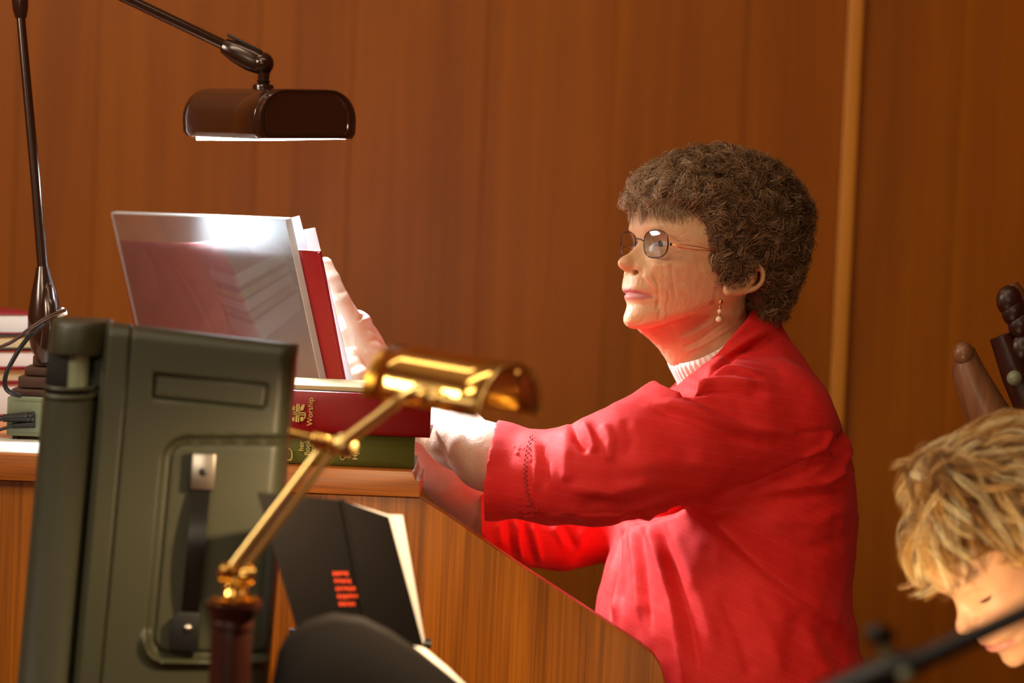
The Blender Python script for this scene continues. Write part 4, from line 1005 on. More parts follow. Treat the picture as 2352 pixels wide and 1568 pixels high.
def skin_colors(q, T, base, lip, rosy, age):
    """vertex colours in head mm"""
    x, y, z = q[:, 0], np.abs(q[:, 1]), q[:, 2]
    col = np.tile(np.array(base[:3]), (len(q), 1))
    def blend(m, c):
        nonlocal col; col = col * (1 - m[:, None]) + np.array(c[:3]) * m[:, None]
    blend(0.45 * np.exp(-((y - 42) / 20) ** 2 - ((z + 8) / 20) ** 2) * (x > 20), rosy)
    blend(0.45 * np.exp(-(y / 16) ** 2 - ((z + 4) / 10) ** 2) * (x > T['ala'][0] - 6), rosy)
    blend(0.5 * np.exp(-((x - T['ear'][0]) / 25) ** 2 - ((z - T['ear'][2]) / 30) ** 2) * (y > T['ear'][1] - 4), rosy)
    hw = np.clip(1 - (y / 29.0) ** 2, 0, 1)
    lm = np.exp(-((z + 44.3 + 3.2 * (y / 26.0) ** 2) / (1.2 + 7.6 * hw ** .7)) ** 6) * (hw > 0.01) * (x > 60)
    blend(0.85 * lm, lip)
    blend(0.30 * np.exp(-((y - 33) / 17) ** 2 - ((z - 50) / 3.2) ** 2) * (x > 55), (0.25, 0.16, 0.10))
    return np.concatenate([col, np.ones((len(q), 1))], 1)

TW = dict(prof=[(125, 20), (120, 45), (105, 70), (93, 80), (70, 88), (53, 90.5), (41, 92), (33, 89), (27, 86), (10, 88), (0, 92), (-14, 101), (-22, 106.5), (-30, 108), (-37, 109), (-44, 106), (-51, 106), (-58, 103.5), (-65, 106), (-73, 110), (-81, 111), (-88, 106), (-95, 94), (-102, 80), (-111, 62), (-130, 40)],
          w=[(122, 8), (115, 28), (105, 44), (90, 60), (60, 73), (30, 73), (10, 70), (-10, 67), (-30, 61), (-50, 54), (-70, 45), (-85, 36), (-100, 30), (-130, 30)],
          back=[(122, 20), (105, 70), (80, 95), (50, 105), (10, 95), (-30, 70), (-60, 50), (-130, 50)],
          nose=[(45, 0), (36, 0), (27, 1.5), (20, 6), (14, 12), (6, 20), (0, 26), (-4, 26.5), (-9, 20), (-13, 10), (-17, 3), (-22, 0)],
          nosew=[(40, 7), (25, 6.5), (12, 8.0), (3, 10.0), (-5, 11.5), (-12, 10), (-20, 7)],
          tip=108.5, top=121, jaw=(-98, -.36, 95), ala=(93, -7), eye=(63.5, 32, 22), open=3.6, ear=(-25, 73, -27), eart=math.radians(46))

def make_head(fr, T, neckpts, neckr, lo, hi, h, base, lip, rosy, age, extra=None, disp=None):
    X, Y, Z = gridpts(lo, hi, h)
    # neck defined in camera frame, carried into head mm
    npts = [fr.inv(p) for p in neckpts]
    nk = chain(X, Y, Z, npts, [r / fr.s for r in neckr], 12)
    D = head_field(X, Y, Z, T, nk, age)
    if extra is not None: D = extra(D, X, Y, Z)
    v, q, n = extract(D, lo, h)
    if disp is not None: v = v + n * disp(v, n)[:, None]
    col = skin_colors(v, T, base, lip, rosy, age)
    return fr.c(v), q, col, v, n

# ------------------------------------------------------------------ the organist
PSI = math.radians(28)
HO = C(1600, 600, 4.08)
fr = Frame(HO, PSI, 0.0)
SK = (0.70, 0.43, 0.24); LIPC = (0.50, 0.16, 0.17); ROSY = (0.70, 0.32, 0.15)
def chin_neck(D, X, Y, Z):
    a, b, c_ = fr.inv(C(1560, 735, 4.085)), fr.inv(C(1588, 798, 4.10)), fr.inv(C(1624, 850, 4.11))
    D = smin(D, chain(X, Y, Z, [a, b, c_], [33, 34, 35], 10), 14)
    return smin(D, rcone(X, Y, Z, fr.inv(C(1492, 742, 4.075)), b, 17, 30), 14)
woman = thing('person', 'grey brown haired woman in a red blouse and white turtleneck playing the organ', 'person', W(C(1680, 1400, 4.15)))
NA, NB = C(1618, 690, 4.105), C(1655, 880, 4.125)
def wrinkles(v, n):
    c = fr.c(v); px, py = to_px(c); d = np.zeros(len(v))
    near = (n @ np.array([fr.A[:, 2]]).T[:, 0]) < 0.15 if False else (v[:, 1] > 8)
    for pts, wd, am in [
        ([(1500, 628), (1512, 655), (1513, 690), (1507, 712)], 3.5, -1.5), ([(1517, 625), (1530, 650), (1530, 690)], 4, 0.8),
        ([(1520, 600), (1524, 640), (1535, 680), (1530, 720)], 2.6, -.55), ([(1543, 600), (1545, 640), (1552, 690)], 2.6, -.5), ([(1532, 596), (1534, 640), (1541, 680)], 2.6, .4),
        ([(1508, 690), (1516, 712), (1512, 735)], 3, -1.0), ([(1520, 695), (1527, 716), (1522, 742)], 3, .6),
        ([(1500, 596), (1520, 604), (1545, 596)], 3, -.8), ([(1500, 606), (1520, 612), (1545, 604)], 3.5, .5),
        ([(1550, 548), (1568, 538), (1580, 530)], 2.5, -.5), ([(1552, 556), (1572, 555), (1590, 550)], 2.5, -.5), ([(1552, 568), (1570, 573), (1588, 580)], 2.5, -.5),
        ([(1560, 770), (1610, 745), (1660, 705)], 7, -1.2), ([(1530, 790), (1590, 770), (1650, 730)], 5, 1.0), ([(1540, 808), (1600, 785), (1670, 735)], 3.5, -1.3),
        ([(1550, 818), (1610, 795), (1690, 745)], 3, .8), ([(1500, 770), (1520, 790), (1530, 815)], 4, -1.4), ([(1510, 760), (1540, 775), (1556, 800)], 4, .8),
        ([(1440, 700), (1462, 697), (1485, 703)], 3, -.6), ([(1450, 745), (1470, 740), (1485, 728)], 3, -.6), ([(1448, 640), (1447, 652)], 2, -.4), ([(1458, 640), (1457, 654)], 2, -.4), ([(1468, 641), (1468, 656)], 2, -.4), ([(1478, 643), (1480, 660)], 2, -.4)]:
        g, s_, f = stroke(px, py, pts, wd); d += 1.15 * am * g * near
    d += 0.28 * vnoise(v, 1 / 7.0) + .10 * vnoise(v * np.array([1, 1, .45]), 1 / 3.0) * (v[:, 0] > 20)
    return d
hv, hq, hcol, hmm, hn = make_head(fr, TW, [NA, NB, C(1690, 960, 4.14)], [.054, .051, .055], (-175, -90, -205), (128, 92, 128), 1.7, SK, LIPC, ROSY, 1.0, extra=chin_neck, disp=wrinkles)
parts = [(hv, hq, hcol)]
# torso under the clothes, arms and hands
lo, hi, h = np.array([-0.42, -0.62, 3.86]), np.array([0.50, 0.02, 4.46]), 0.006
X, Y, Z = gridpts(lo, hi, h)
bt = chain(X, Y, Z, [C(1690, 930, 4.14), C(1700, 1100, 4.14), C(1670, 1400, 4.14), C(1680, 1700, 4.14)], [.085, .105, .12, .14], .05)
bt = smin(bt, rcone(X, Y, Z, C(1740, 960, 4.02), C(1740, 960, 4.26), .05, .05), .06)
v, q, n = extract(bt, lo, h); parts.append((v, q, np.tile(np.array([*SK, 1]), (len(v), 1))))
def arm(chn, fingers, lo, hi, h, disp=None):
    X, Y, Z = gridpts(lo, hi, h)
    D = chain(X, Y, Z, [p for p, r in chn], [r for p, r in chn], .02)
    D2 = None
    for fg in fingers:
        f = chain(X, Y, Z, [p for p, r in fg], [r for p, r in fg], .004)
        D2 = f if D2 is None else smin(D2, f, .0035)
    if D2 is not None: D = smin(D, D2, .008)
    v, q, n = extract(D, lo, h)
    if disp is not None: v = v + n * disp(v)[:, None]
    return v, q
near_chain = [(C(1400, 1085, 3.90), .042), (C(1250, 1088, 3.93), .040), (C(1120, 1049, 3.97), .0405), (C(1050, 1005, 4.03), .037), (C(965, 950, 4.08), .030), (C(893, 892, 4.12), .026), (C(858, 842, 4.13), .030)]
palm = [(C(858, 842, 4.13), .028), (C(832, 800, 4.125), .030), (C(815, 755, 4.12), .026)]
fing = [[(C(872, 868, 4.105), .022), (C(846, 815, 4.105), .021), (C(817, 742, 4.10), .0125), (C(786, 690, 4.095), .0105), (C(764, 640, 4.10), .0095), (C(748, 605, 4.105), .0088)],
        [(C(872, 868, 4.13), .021), (C(838, 810, 4.125), .020), (C(806, 738, 4.125), .0120), (C(775, 690, 4.125), .0105), (C(757, 650, 4.13), .0095), (C(746, 625, 4.135), .0085)],
        [(C(870, 868, 4.15), .020), (C(836, 815, 4.15), .019), (C(802, 750, 4.15), .0115), (C(778, 712, 4.15), .010), (C(764, 690, 4.155), .0088)],
        [(C(866, 868, 4.165), .018), (C(832, 822, 4.17), .016), (C(806, 775, 4.17), .0105), (C(788, 745, 4.17), .009), (C(776, 725, 4.17), .008)],
        [(C(880, 890, 4.10), .022), (C(850, 880, 4.09), .0155), (C(826, 862, 4.08), .0125), (C(812, 838, 4.085), .0105), (C(803, 812, 4.09), .009)]]
def arm_noise(v):
    px, py = to_px(v); d = 0.0004 * vnoise(v, 60) + .0002 * vnoise(v, 220)
    for pts, wd, am in [([(830, 742), (850, 735), (868, 752)], 2.5, -.9e-3), ([(836, 760), (858, 757), (878, 778)], 2.5, -.9e-3), ([(845, 782), (866, 778), (884, 796)], 2.5, -.9e-3), ([(850, 803), (870, 800), (888, 812)], 2.5, -.8e-3), ([(776, 668), (792, 672)], 3, -1.6e-3), ([(822, 735), (838, 722)], 4, -2.5e-3)]:
        g, s_, f = stroke(px, py, pts, wd); d += am * g
    return d
v, q = arm(near_chain, fing + [palm], np.array([-0.30, -0.22, 3.84]), np.array([0.13, 0.13, 4.21]), .0028, arm_noise)
parts.append((v, q, np.tile(np.array([0.80, 0.57, 0.44, 1]), (len(v), 1))))  # near arm and hand skin painted paler, standing in for strong lamp light
far_chain = [(C(1400, 1180, 4.28), .045), (C(1230, 1190, 4.30), .050), (C(1120, 1145, 4.27), .050), (C(1040, 1085, 4.24), .042), (C(975, 1035, 4.22), .034), (C(925, 1010, 4.21), .028), (C(895, 1000, 4.21), .027)]
ff = [[(C(905, 1000, 4.19 + i * .018), .018), (C(878, 985, 4.185 + i * .02), .013), (C(855, 995, 4.185 + i * .02), .010), (C(845, 1020, 4.185 + i * .02), .0085)] for i in range(4)]
ff.append([(C(920, 1010, 4.19), .018), (C(890, 1012, 4.17), .012), (C(870, 1028, 4.165), .009)])
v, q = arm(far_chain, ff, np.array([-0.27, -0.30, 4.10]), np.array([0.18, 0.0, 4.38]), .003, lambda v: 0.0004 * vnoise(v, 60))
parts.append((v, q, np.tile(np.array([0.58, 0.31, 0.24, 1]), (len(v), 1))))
# legs seated (below the frame)
lo, hi, h = np.array([-0.35, -1.62, 3.9]), np.array([0.62, -0.45, 4.55]), .011
X, Y, Z = gridpts(lo, hi, h)
D = None
def CW(x, y, z): return (np.array([x, y, z]) - CAM) @ RM
for s_ in (-1, 1):
    f = chain(X, Y, Z, [CW(.30, 4.15 + .1 * s_, .62), CW(-.08, 4.15 + .11 * s_, .60), CW(-.14, 4.15 + .11 * s_, .10)], [.095, .065, .042], .03)
    f = smin(f, rcone(X, Y, Z, CW(-.13, 4.15 + .11 * s_, .05), CW(-.30, 4.15 + .11 * s_, .035), .038, .030), .02)
    D = f if D is None else smin(D, f, .02)
D = smin(D, rcone(X, Y, Z, CW(.30, 4.15, .66), CW(.28, 4.15, .85), .15, .14), .05)
lv, lq, ln = extract(D, lo, h)

def join_parts(name, parts, mat, parent):
    vs, qs, cs, n = [], [], [], 0
    for v, q, c in parts: vs.append(v); qs.append(q + n); cs.append(c); n += len(v)
    v = W(np.concatenate(vs)) - root_loc(parent)
    me = fast_mesh(name, v, np.concatenate(qs)); add_attr(me, 'col', np.concatenate(cs))
    return link(name, me, mat, parent)
join_parts('body', parts, M['skin_old'], woman)
me = fast_mesh('trousers', W(lv) - root_loc(woman), lq); link('trousers', me, M['trouser'], woman)

# eyes
for s_ in (-1, 1):
    e = TW['eye']; m_ = MB().ball(fr.w((e[0] - .5, s_ * e[1], e[2])), .0118, RM.T, 20)
    eo_ = m_.build('eye', M['eye'], woman)
    g_ = fr.w((e[0] + 9.6, s_ * e[1] - 1.0, e[2] - 1)); gd = (fr.A[0] @ RM.T)
    MB().ball(g_, (.0055, .0055, .0022), np.stack([fr.A[1] @ RM.T, fr.A[2] @ RM.T, gd]), 16).build('iris', M['iris'], eo_)

# turtleneck: ribbed tube round the neck
tA, tB = C(1621, 786, 4.105), C(1672, 884, 4.125); dax = (tB - tA) / np.linalg.norm(tB - tA)
e1 = np.cross(dax, [0, 0, 1]); e1 /= np.linalg.norm(e1); e2 = np.cross(dax, e1)
rows = []; nk = 360
for k in range(nk + 1):
    a = k / nk * 2 * math.pi; rib = .0008 * math.copysign(abs(math.sin(a * 45)) ** .6, math.sin(a * 45)); ring = []
    for t, rr in ((.016, .0525), (.004, .0535), (-.002, .0565), (.002, .0598), (.010, .0606), (.035, .0608), (.06, .0612), (.10, .064), (.16, .075)):
        ring.append(W(tA + dax * t + (e1 * math.cos(a) * .97 + e2 * math.sin(a) * 1.0) * (rr + rib * (1 if t > -.001 else .5))))
    rows.append(ring)
MB().grid(rows).build('turtleneck', M['knit'], woman)

# the red blouse
lo, hi, h = np.array([-0.085, -0.56, 3.72]), np.array([0.56, 0.05, 4.50]), 0.0028
X, Y, Z = gridpts(lo, hi, h)
dT = 4.14
sec = [  # py, left px, right px, half depth in metres
    (740, 1700, 1790, .045), (790, 1640, 1822, .075), (840, 1600, 1856, .115), (900, 1560, 1897, .165), (960, 1545, 1925, .188), (1000, 1520, 1938, .195), (1080, 1480, 1960, .200), (1180, 1430, 1967, .202), (1300, 1388, 1960, .210), (1400, 1368, 1950, .225), (1470, 1364, 1965, .235), (1530, 1364, 1985, .24), (1700, 1372, 2000, .25), (1800, 1380, 2000, .25)]
ys = np.array([(784 - s[0]) / FPX * dT for s in sec])[::-1]
xa = np.array([(s[1] - 1176) / FPX * dT for s in sec])[::-1]; xb = np.array([(s[2] - 1176) / FPX * dT for s in sec])[::-1]; hb = np.array([s[3] for s in sec])[::-1]
yy = Y[0, :, 0]
ker = np.exp(-(np.arange(-8, 9) / 4.0) ** 2); ker /= ker.sum()
def smi(a): v = np.interp(yy, ys, a); return np.convolve(np.pad(v, 8, mode='edge'), ker, 'valid')
cx_, aa, bb = (smi((xa + xb) / 2), smi((xb - xa) / 2), smi(hb))
cx_, aa, bb = (q_[None, :, None] for q_ in (cx_, aa, bb))
Zc = 4.145
rr = ((np.abs(X - cx_) / aa) ** 2.25 + (np.abs(Z - Zc) / bb) ** 2.25 + 1e-9) ** (1 / 2.25)
Dt = (rr - 1) * np.minimum(aa, bb) * .9
# near sleeve
sl = [(C(1765, 975, 4.02), .088), (C(1660, 985, 3.975), .087), (C(1560, 1015, 3.93), .081), (C(1450, 1062, 3.90), .074), (C(1360, 1088, 3.90), .064), (C(1260, 1096, 3.93), .057), (C(1130, 1080, 3.965), .0610), (C(1040, 1070, 3.98), .062)]
Ds = chain(X, Y, Z, [p for p, r in sl], [r for p, r in sl], .02)
cn = C(1128, 1085, 3.965); cdir = np.array([-.985, .12, .10]); cdir /= np.linalg.norm(cdir)
pl = (X - cn[0]) * cdir[0] + (Y - cn[1]) * cdir[1] + (Z - cn[2]) * cdir[2]
pl = pl + .0 * Y
inner = chain(X, Y, Z, [p for p, r in sl[4:]], [r - .0042 for p, r in sl[4:]], .02)
Ds = np.maximum(Ds, pl); Ds = np.maximum(Ds, -np.maximum(inner, -(pl + .10)))
# far sleeve
s2 = [(C(1700, 1010, 4.28), .085), (C(1560, 1090, 4.30), .078), (C(1400, 1165, 4.30), .072), (C(1290, 1200, 4.30), .064), (C(1200, 1195, 4.29), .060), (C(1110, 1180, 4.27), .060), (C(1030, 1170, 4.26), .060)]
D2 = chain(X, Y, Z, [p for p, r in s2], [r for p, r in s2], .02)
c2 = C(1113, 1180, 4.27); pl2 = (X - c2[0]) * -.995 + (Y - c2[1]) * -.03 + (Z - c2[2]) * .09
inn2 = chain(X, Y, Z, [p for p, r in s2[3:]], [r - .0042 for p, r in s2[3:]], .02)
D2 = np.maximum(D2, pl2); D2 = np.maximum(D2, -np.maximum(inn2, -(pl2 + .10)))
Db_ = smin(Dt, Ds, .022); Db_ = smin(Db_, D2, .03)
# collar stand: a cone round the neck, then cut by the collar plane and hollowed
ck = rcone(X, Y, Z, C(1655, 800, 4.11), C(1700, 960, 4.13), .074, .115)
Db_ = smin(Db_, ck, .02)
# collar plane: line from (1714,733) down to (1548,892) in the picture
pa, pb_ = C(1712, 730, 4.11), C(1546, 893, 4.11); dl = (pb_ - pa) / np.linalg.norm(pb_ - pa); nl = np.array([dl[1], -dl[0], 0]);
if nl[1] < 0: nl = -nl
cut = (X - pa[0]) * nl[0] + (Y - pa[1]) * nl[1] + np.abs(Z - 4.115) * .06 - .004
ballc = ellips(X, Y, Z, C(1612, 733, 4.11), (.112, .112, .60))
Db_ = smax(Db_, -np.maximum(-cut, ballc), .004)
nkh = rcone(X, Y, Z, tA - dax * .2, tA + dax * .13, .0665, .068)
Db_ = smax(Db_, -nkh, .003)
v, q, n = extract(Db_, lo, h)
px, py = to_px(v)
nearm = (n[:, 2] < 0.35); disp = np.zeros(len(v))
def distc(v, ch):
    best = np.full(len(v), 9.0); al_ = np.zeros(len(v)); acc = 0.0; rr_ = np.zeros(len(v))
    for (a, ra), (b, rb_) in zip(ch[:-1], ch[1:]):
        dd = b - a; L = np.linalg.norm(dd); t = np.clip((v - a) @ dd / (L * L), 0, 1); r_ = np.linalg.norm(v - a - t[:, None] * dd, axis=1)
        m_ = r_ - (ra + (rb_ - ra) * t) < best; best = np.where(m_, r_ - (ra + (rb_ - ra) * t), best); al_ = np.where(m_, acc + t * L, al_); acc += L
    return best, al_
ds_, us_ = distc(v, sl); d2_, u2_ = distc(v, s2)
is_s = ds_ < .012; is_2 = (d2_ < .012) & ~is_s
farv = is_2
strk = [  # near side: polyline, width px, amplitude mm, kind
    ([(1900, 1035), (1830, 1075), (1740, 1118), (1600, 1152), (1480, 1188), (1420, 1200)], 10, -6, 0),
    ([(1612, 1160), (1680, 1235), (1760, 1312), (1850, 1385), (1965, 1478)], 14, 6.5, 1),
    ([(1640, 1200), (1740, 1330), (1830, 1450)], 30, 2.5, 0),
    ([(1625, 852), (1660, 843), (1700, 845), (1752, 860)], 6, 1.6, 0), ([(1628, 864), (1690, 856), (1750, 872)], 5, -1.6, 0),
    ([(1585, 902), (1640, 893), (1700, 895), (1765, 908)], 9, -4, 0), ([(1580, 884), (1650, 876), (1740, 886)], 10, 3, 0),
    ([(1500, 935), (1580, 958), (1680, 1000), (1800, 1022)], 11, -3.2, 0), ([(1500, 918), (1590, 940), (1700, 975), (1830, 1000)], 13, 2.6, 0),
    ([(1560, 900), (1640, 940), (1740, 985)], 10, -1.8, 0),
    ([(1312, 970), (1326, 1008), (1348, 1040)], 8, -3.0, 0), ([(1342, 968), (1358, 1005), (1370, 1040)], 10, 3.0, 0),
    ([(1300, 985), (1298, 1050), (1304, 1110)], 14, 2.0, 0), ([(1385, 970), (1404, 1012), (1398, 1062)], 13, 2.6, 0), ([(1432, 960), (1450, 1010), (1440, 1050)], 14, -1.6, 0),
    ([(1225, 1010), (1232, 1060), (1228, 1130)], 8, 1.6, 0), ([(1245, 1010), (1255, 1060), (1250, 1120)], 8, -1.8, 0),
    ([(1300, 1120), (1400, 1130), (1500, 1105)], 16, 2.2, 0), ([(1330, 1150), (1440, 1165), (1560, 1125)], 16, -1.6, 0), ([(1420, 1080), (1520, 1060), (1650, 1065)], 22, 2.0, 0),
    ([(1490, 1195), (1515, 1280), (1545, 1400), (1575, 1560)], 12, 4.5, 0), ([(1515, 1190), (1545, 1300), (1585, 1430), (1610, 1560)], 11, -3, 0),
    ([(1455, 1205), (1462, 1300), (1470, 1430)], 9, 3.5, 0), ([(1470, 1205), (1482, 1300), (1495, 1450)], 8, -3, 0), ([(1430, 1215), (1428, 1290), (1425, 1400)], 9, -3.5, 0),
    ([(1440, 1215), (1428, 1300), (1412, 1430)], 9, 4.5, 0), ([(1424, 1215), (1412, 1300), (1396, 1430)], 6, -6.5, 0), ([(1540, 1200), (1590, 1330), (1650, 1500)], 16, 2, 0),
    ([(1920, 985), (1880, 988), (1820, 998)], 5, -1.6, 0),
    ([(1924, 985), (1905, 1040), (1860, 1080), (1790, 1105)], 8, -4, 0), ([(1932, 990), (1945, 1040), (1925, 1090), (1880, 1120)], 9, 3.5, 0), ([(1915, 985), (1890, 1030), (1840, 1060)], 8, 3, 0),
    ([(1935, 985), (1925, 1020), (1918, 1050)], 6, -4, 0), ([(1950, 1110), (1860, 1140), (1760, 1150)], 12, -2.4, 0), ([(1955, 1080), (1870, 1112), (1780, 1125)], 10, 2.0, 0),
    ([(1955, 1160), (1870, 1200), (1760, 1190)], 16, 1.8, 0), ([(1950, 1230), (1860, 1260), (1740, 1230)], 18, -1.6, 0),
    ([(1700, 1330), (1760, 1450), (1800, 1560)], 18, 2, 0), ([(1650, 1350), (1700, 1460), (1730, 1560)], 16, -2, 0), ([(1830, 1420), (1880, 1500), (1900, 1560)], 18, 2.5, 0),
    ([(1560, 912), (1600, 878), (1652, 842), (1700, 808), (1778, 768)], 5, -3.2, 0), ([(1560, 898), (1600, 862), (1650, 826), (1700, 792), (1765, 755)], 9, 2.2, 0),
    ([(1790, 775), (1750, 792), (1700, 808)], 5, -2.5, 0),
]
for pts, wd, am, kd in strk:
    g, sd_, f = stroke(px, py, pts, wd)
    if kd == 1:
        g = np.where(sd_ > 0, np.exp(-sd_ ** 2), np.exp(-(sd_ / 3.2) ** 2)) * f * (np.abs(sd_) < 8)
    disp += 2.0 * am * .001 * g * (nearm & ~farv)
for pts, wd, am in [([(1170, 1195), (1172, 1240), (1185, 1290)], 7, -4), ([(1185, 1195), (1190, 1240), (1200, 1285)], 6, 3.5), ([(1205, 1200), (1215, 1250), (1230, 1300)], 7, -4), ([(1220, 1200), (1232, 1245), (1245, 1290)], 7, 3.5),
                   ([(1290, 1205), (1310, 1240), (1322, 1262)], 9, -2.5), ([(1270, 1205), (1285, 1230), (1300, 1255)], 8, 2.5), ([(1340, 1210), (1330, 1260), (1300, 1300)], 12, 2), ([(1145, 1200), (1150, 1250)], 7, 2.2)]:
    g, sd_, f = stroke(px, py, pts, wd); disp += 1.3 * am * .001 * g * (n[:, 2] < .3) * is_2
disp += .0015 * vnoise(v, 22) + .0009 * vnoise(v, 55)
disp += .0022 * vnoise(v * np.array([1.0, .35, 1.0]), 38) * (py > 1180)
v = v + n * disp[:, None]
# weave coordinates
ang = np.arctan2(v[:, 2] - 3.95, v[:, 1] - C(1300, 1085, 3.95)[1])
su = np.where(is_s, (v[:, 1] * .97 + v[:, 0] * .25 + (v[:, 0] > .12) * 0), np.where(is_2, v[:, 1], v[:, 1] * .9 + v[:, 0] * .45))
su = np.where(is_s, (v @ np.array([.18, 1, 0])), su); sv = np.where(is_s, us_, np.where(is_2, u2_, v[:, 0] - v[:, 1] * .2))
me = fast_mesh('blouse', W(v) - root_loc(woman), q); add_attr(me, 'suv', np.stack([su, sv, np.zeros(len(v))], 1))
blouse = link('blouse', me, M['shirt'], woman)
# openwork bands: rows of tiny dark holes along the cuff and the back yoke
def surf_pt(px0, py0, lift=.0006):
    d_ = (px - px0) ** 2 + (py - py0) ** 2; c_ = np.where((d_ < 30) & nearm)[0]
    if len(c_) == 0: return None
    vpx, vpy = to_px(v[c_]); dd_ = (vpx - px0) ** 2 + (vpy - py0) ** 2 + (v[c_, 2] - v[c_, 2].min()) * 2e4; i = c_[np.argmin(dd_)]
    q_ = C(px0, py0, v[i, 2]); return q_, n[i]
hb_ = MB()
for y0 in np.arange(1000, 1186, 5.2):
    x0 = 1226 - 20 * math.sin((y0 - 985) / 200 * math.pi)
    for j, dx_ in enumerate((-3.2, 3.2)):
        r_ = surf_pt(x0 + dx_ * ((int(y0 / 5.2) % 2) * 2 - 1) * (.5 + j * .5), y0 + j * 2.6)
        if r_ is not None: hb_.ball(W(r_[0]), (.0010, .0012, .0007), RM.T, 6)
hb_.build('openwork_band', M['maroon'], woman)
hb_ = MB()
for x0 in np.arange(1832, 1888, 9):
    r_ = surf_pt(x0, 997 - (x0 - 1832) * .12)
    if r_ is not None: hb_.ball(W(r_[0]), (.0013, .0007, .0006), RM.T, 6)
if hb_.v: hb_.build('yoke_stitching', M['maroon'], woman)

# glasses
gl = thing('glasses', None, None, (0, 0, 0)); gl.name = 'glasses'; gl.parent = woman; gl.location = -np.array(woman.location)
def lens_pts(s_, k=28, rx_=25.0, rz_=18.0, sc=1.0, dx_=0.0):
    out = []
    for i in range(k):
        a = i / k * 2 * math.pi; y_ = math.copysign(abs(math.cos(a)) ** .75, math.cos(a)) * rx_ * sc; z_ = math.copysign(abs(math.sin(a)) ** .75, math.sin(a)) * rz_ * sc
        yy_ = s_ * (36.0 + y_); out.append((88.5 - (abs(yy_) / 60.0) ** 2 * 7.0 + dx_ - z_ * .0, yy_, 21 + z_))
    return out
for s_ in (1, -1):
    ring = [fr.w(p) for p in lens_pts(s_)]
    MB().tube(ring + ring[:1], .00075, 8, cap=False).build('rim', M['wire'], gl)
    rows = [[fr.w(p) for p in lens_pts(s_, sc=t, dx_=(1 - t * t) * 2.2) + lens_pts(s_, sc=t, dx_=(1 - t * t) * 2.2)[:1]] for t in (1e-3, .35, .7, .985)]
    rows2 = [[fr.w((p[0] - 1.6, p[1], p[2])) for p in lens_pts(s_, sc=t, dx_=(1 - t * t) * 2.2) + lens_pts(s_, sc=t, dx_=(1 - t * t) * 2.2)[:1]] for t in (.985, .7, .35, 1e-3)]
    MB().grid(rows + rows2).build('lens', M['lens'], gl)
    hz = 23
    MB().ball(fr.w((77, s_ * 61.5, hz - 3)), (.0016, .0016, .0022), n=10).build('hinge', M['wire'], gl)
    for dz in (2.2, -2.2):
        MB().tube([fr.w((76.5, s_ * 62, hz - 3)), fr.w((73, s_ * 65, hz - 4 + dz * .4)), fr.w((68, s_ * 67.5, hz - 5 + dz)), fr.w((45, s_ * 73.5, hz - 8 + dz)), fr.w((18, s_ * 77, hz - 11 + dz * .2)), fr.w((-20, s_ * 80, hz - 14))], .0006, 6).build('temple', M['goldwire'], gl)
MB().tube([fr.w((88, 11.5, 25)), fr.w((91, 7, 28)), fr.w((93, 0, 29)), fr.w((91, -7, 28)), fr.w((88, -11.5, 25))], .0008, 8).build('bridge', M['wire'], gl)

# earring hanging from the near ear lobe
er_ = thing('earring', None, None, (0, 0, 0)); er_.parent = woman; er_.location = -np.array(woman.location)
dE = 3.995
MB().ball(P(1655, 693, dE), .0032, n=12).build('stud', M['goldwire'], er_)
MB().tube([P(1655, 693, dE), P(1654, 712, dE), P(1652, 735, dE)], .0006, 6).build('drop_wire', M['goldwire'], er_)
for y0, r_ in ((705, .0020), (715, .0030), (722, .0018), (733, .0042)): MB().ball(P(1654 - (y0 - 700) * .1, y0, dE), r_, n=12).build('bead', M['pearl'] if r_ > .0025 else M['goldwire'], er_)

# ------------------------------------------------------------------ curly hair
def hair_hull(X, Y, Z, fr_, grow=0.0):
    d = ellips(X, Y, Z, (-30, 0, 62), (128 + grow, 98 + grow, 92 + grow))
    d = smin(d, ellips(X, Y, Z, (-70, 0, 50), (98 + grow, 92 + grow, 84 + grow)), 16)
    d = smin(d, ellips(X, Y, Z, (44, 0, 86), (48 + grow, 62 + grow, 38 + grow)), 20)
    d = smin(d, ellips(X, Y, Z, (-88, 0, 8), (66 + grow, 80 + grow, 84 + grow)), 20)
    d = smin(d, ellips(X, Y, Z, (-88, 0, -52), (44 + grow, 56 + grow, 46 + grow)), 18)
    d = smin(d, ellips(X, np.abs(Y), Z, (-16, 64, 6), (42 + grow, 27 + grow, 50 + grow)), 18)
    return d
def hair_limit(x, y, z):
    # positive outside the allowed hair region (face, ears, neck front)
    hl = np.interp(x, [-200, -78, -68, -62, -57, -50, -40, -28, -16, -6, 8, 22, 28, 36, 48, 70, 95, 130], [-125, -112, -80, -30, 2, 4, -14, -27, -36, -38, -26, 6, 38, 60, 70, 75, 71, 74])
    return (hl - z)
lo3, hi3, h3 = (-190, -125, -120), (135, 125, 175), 3.0
X, Y, Z = gridpts(lo3, hi3, h3)
D = hair_hull(X, Y, Z, fr, -7)
D = smax(D, hair_limit(X, Y, Z) * .8 + 5, 8)
v, q, n = extract(D, lo3, h3)
v = v + n * (4.0 * vnoise(v, 1 / 14.0) + 2.5 * vnoise(v, 1 / 6.0))[:, None]
capc = fr.c(v); me = fast_mesh('hair', W(capc) - root_loc(woman), q)
add_attr(me, 'tint', np.clip(.08 + .1 * vnoise(v, 1 / 8.0), 0, 1)); hair = link('hair', me, M['hair_brown'], woman)
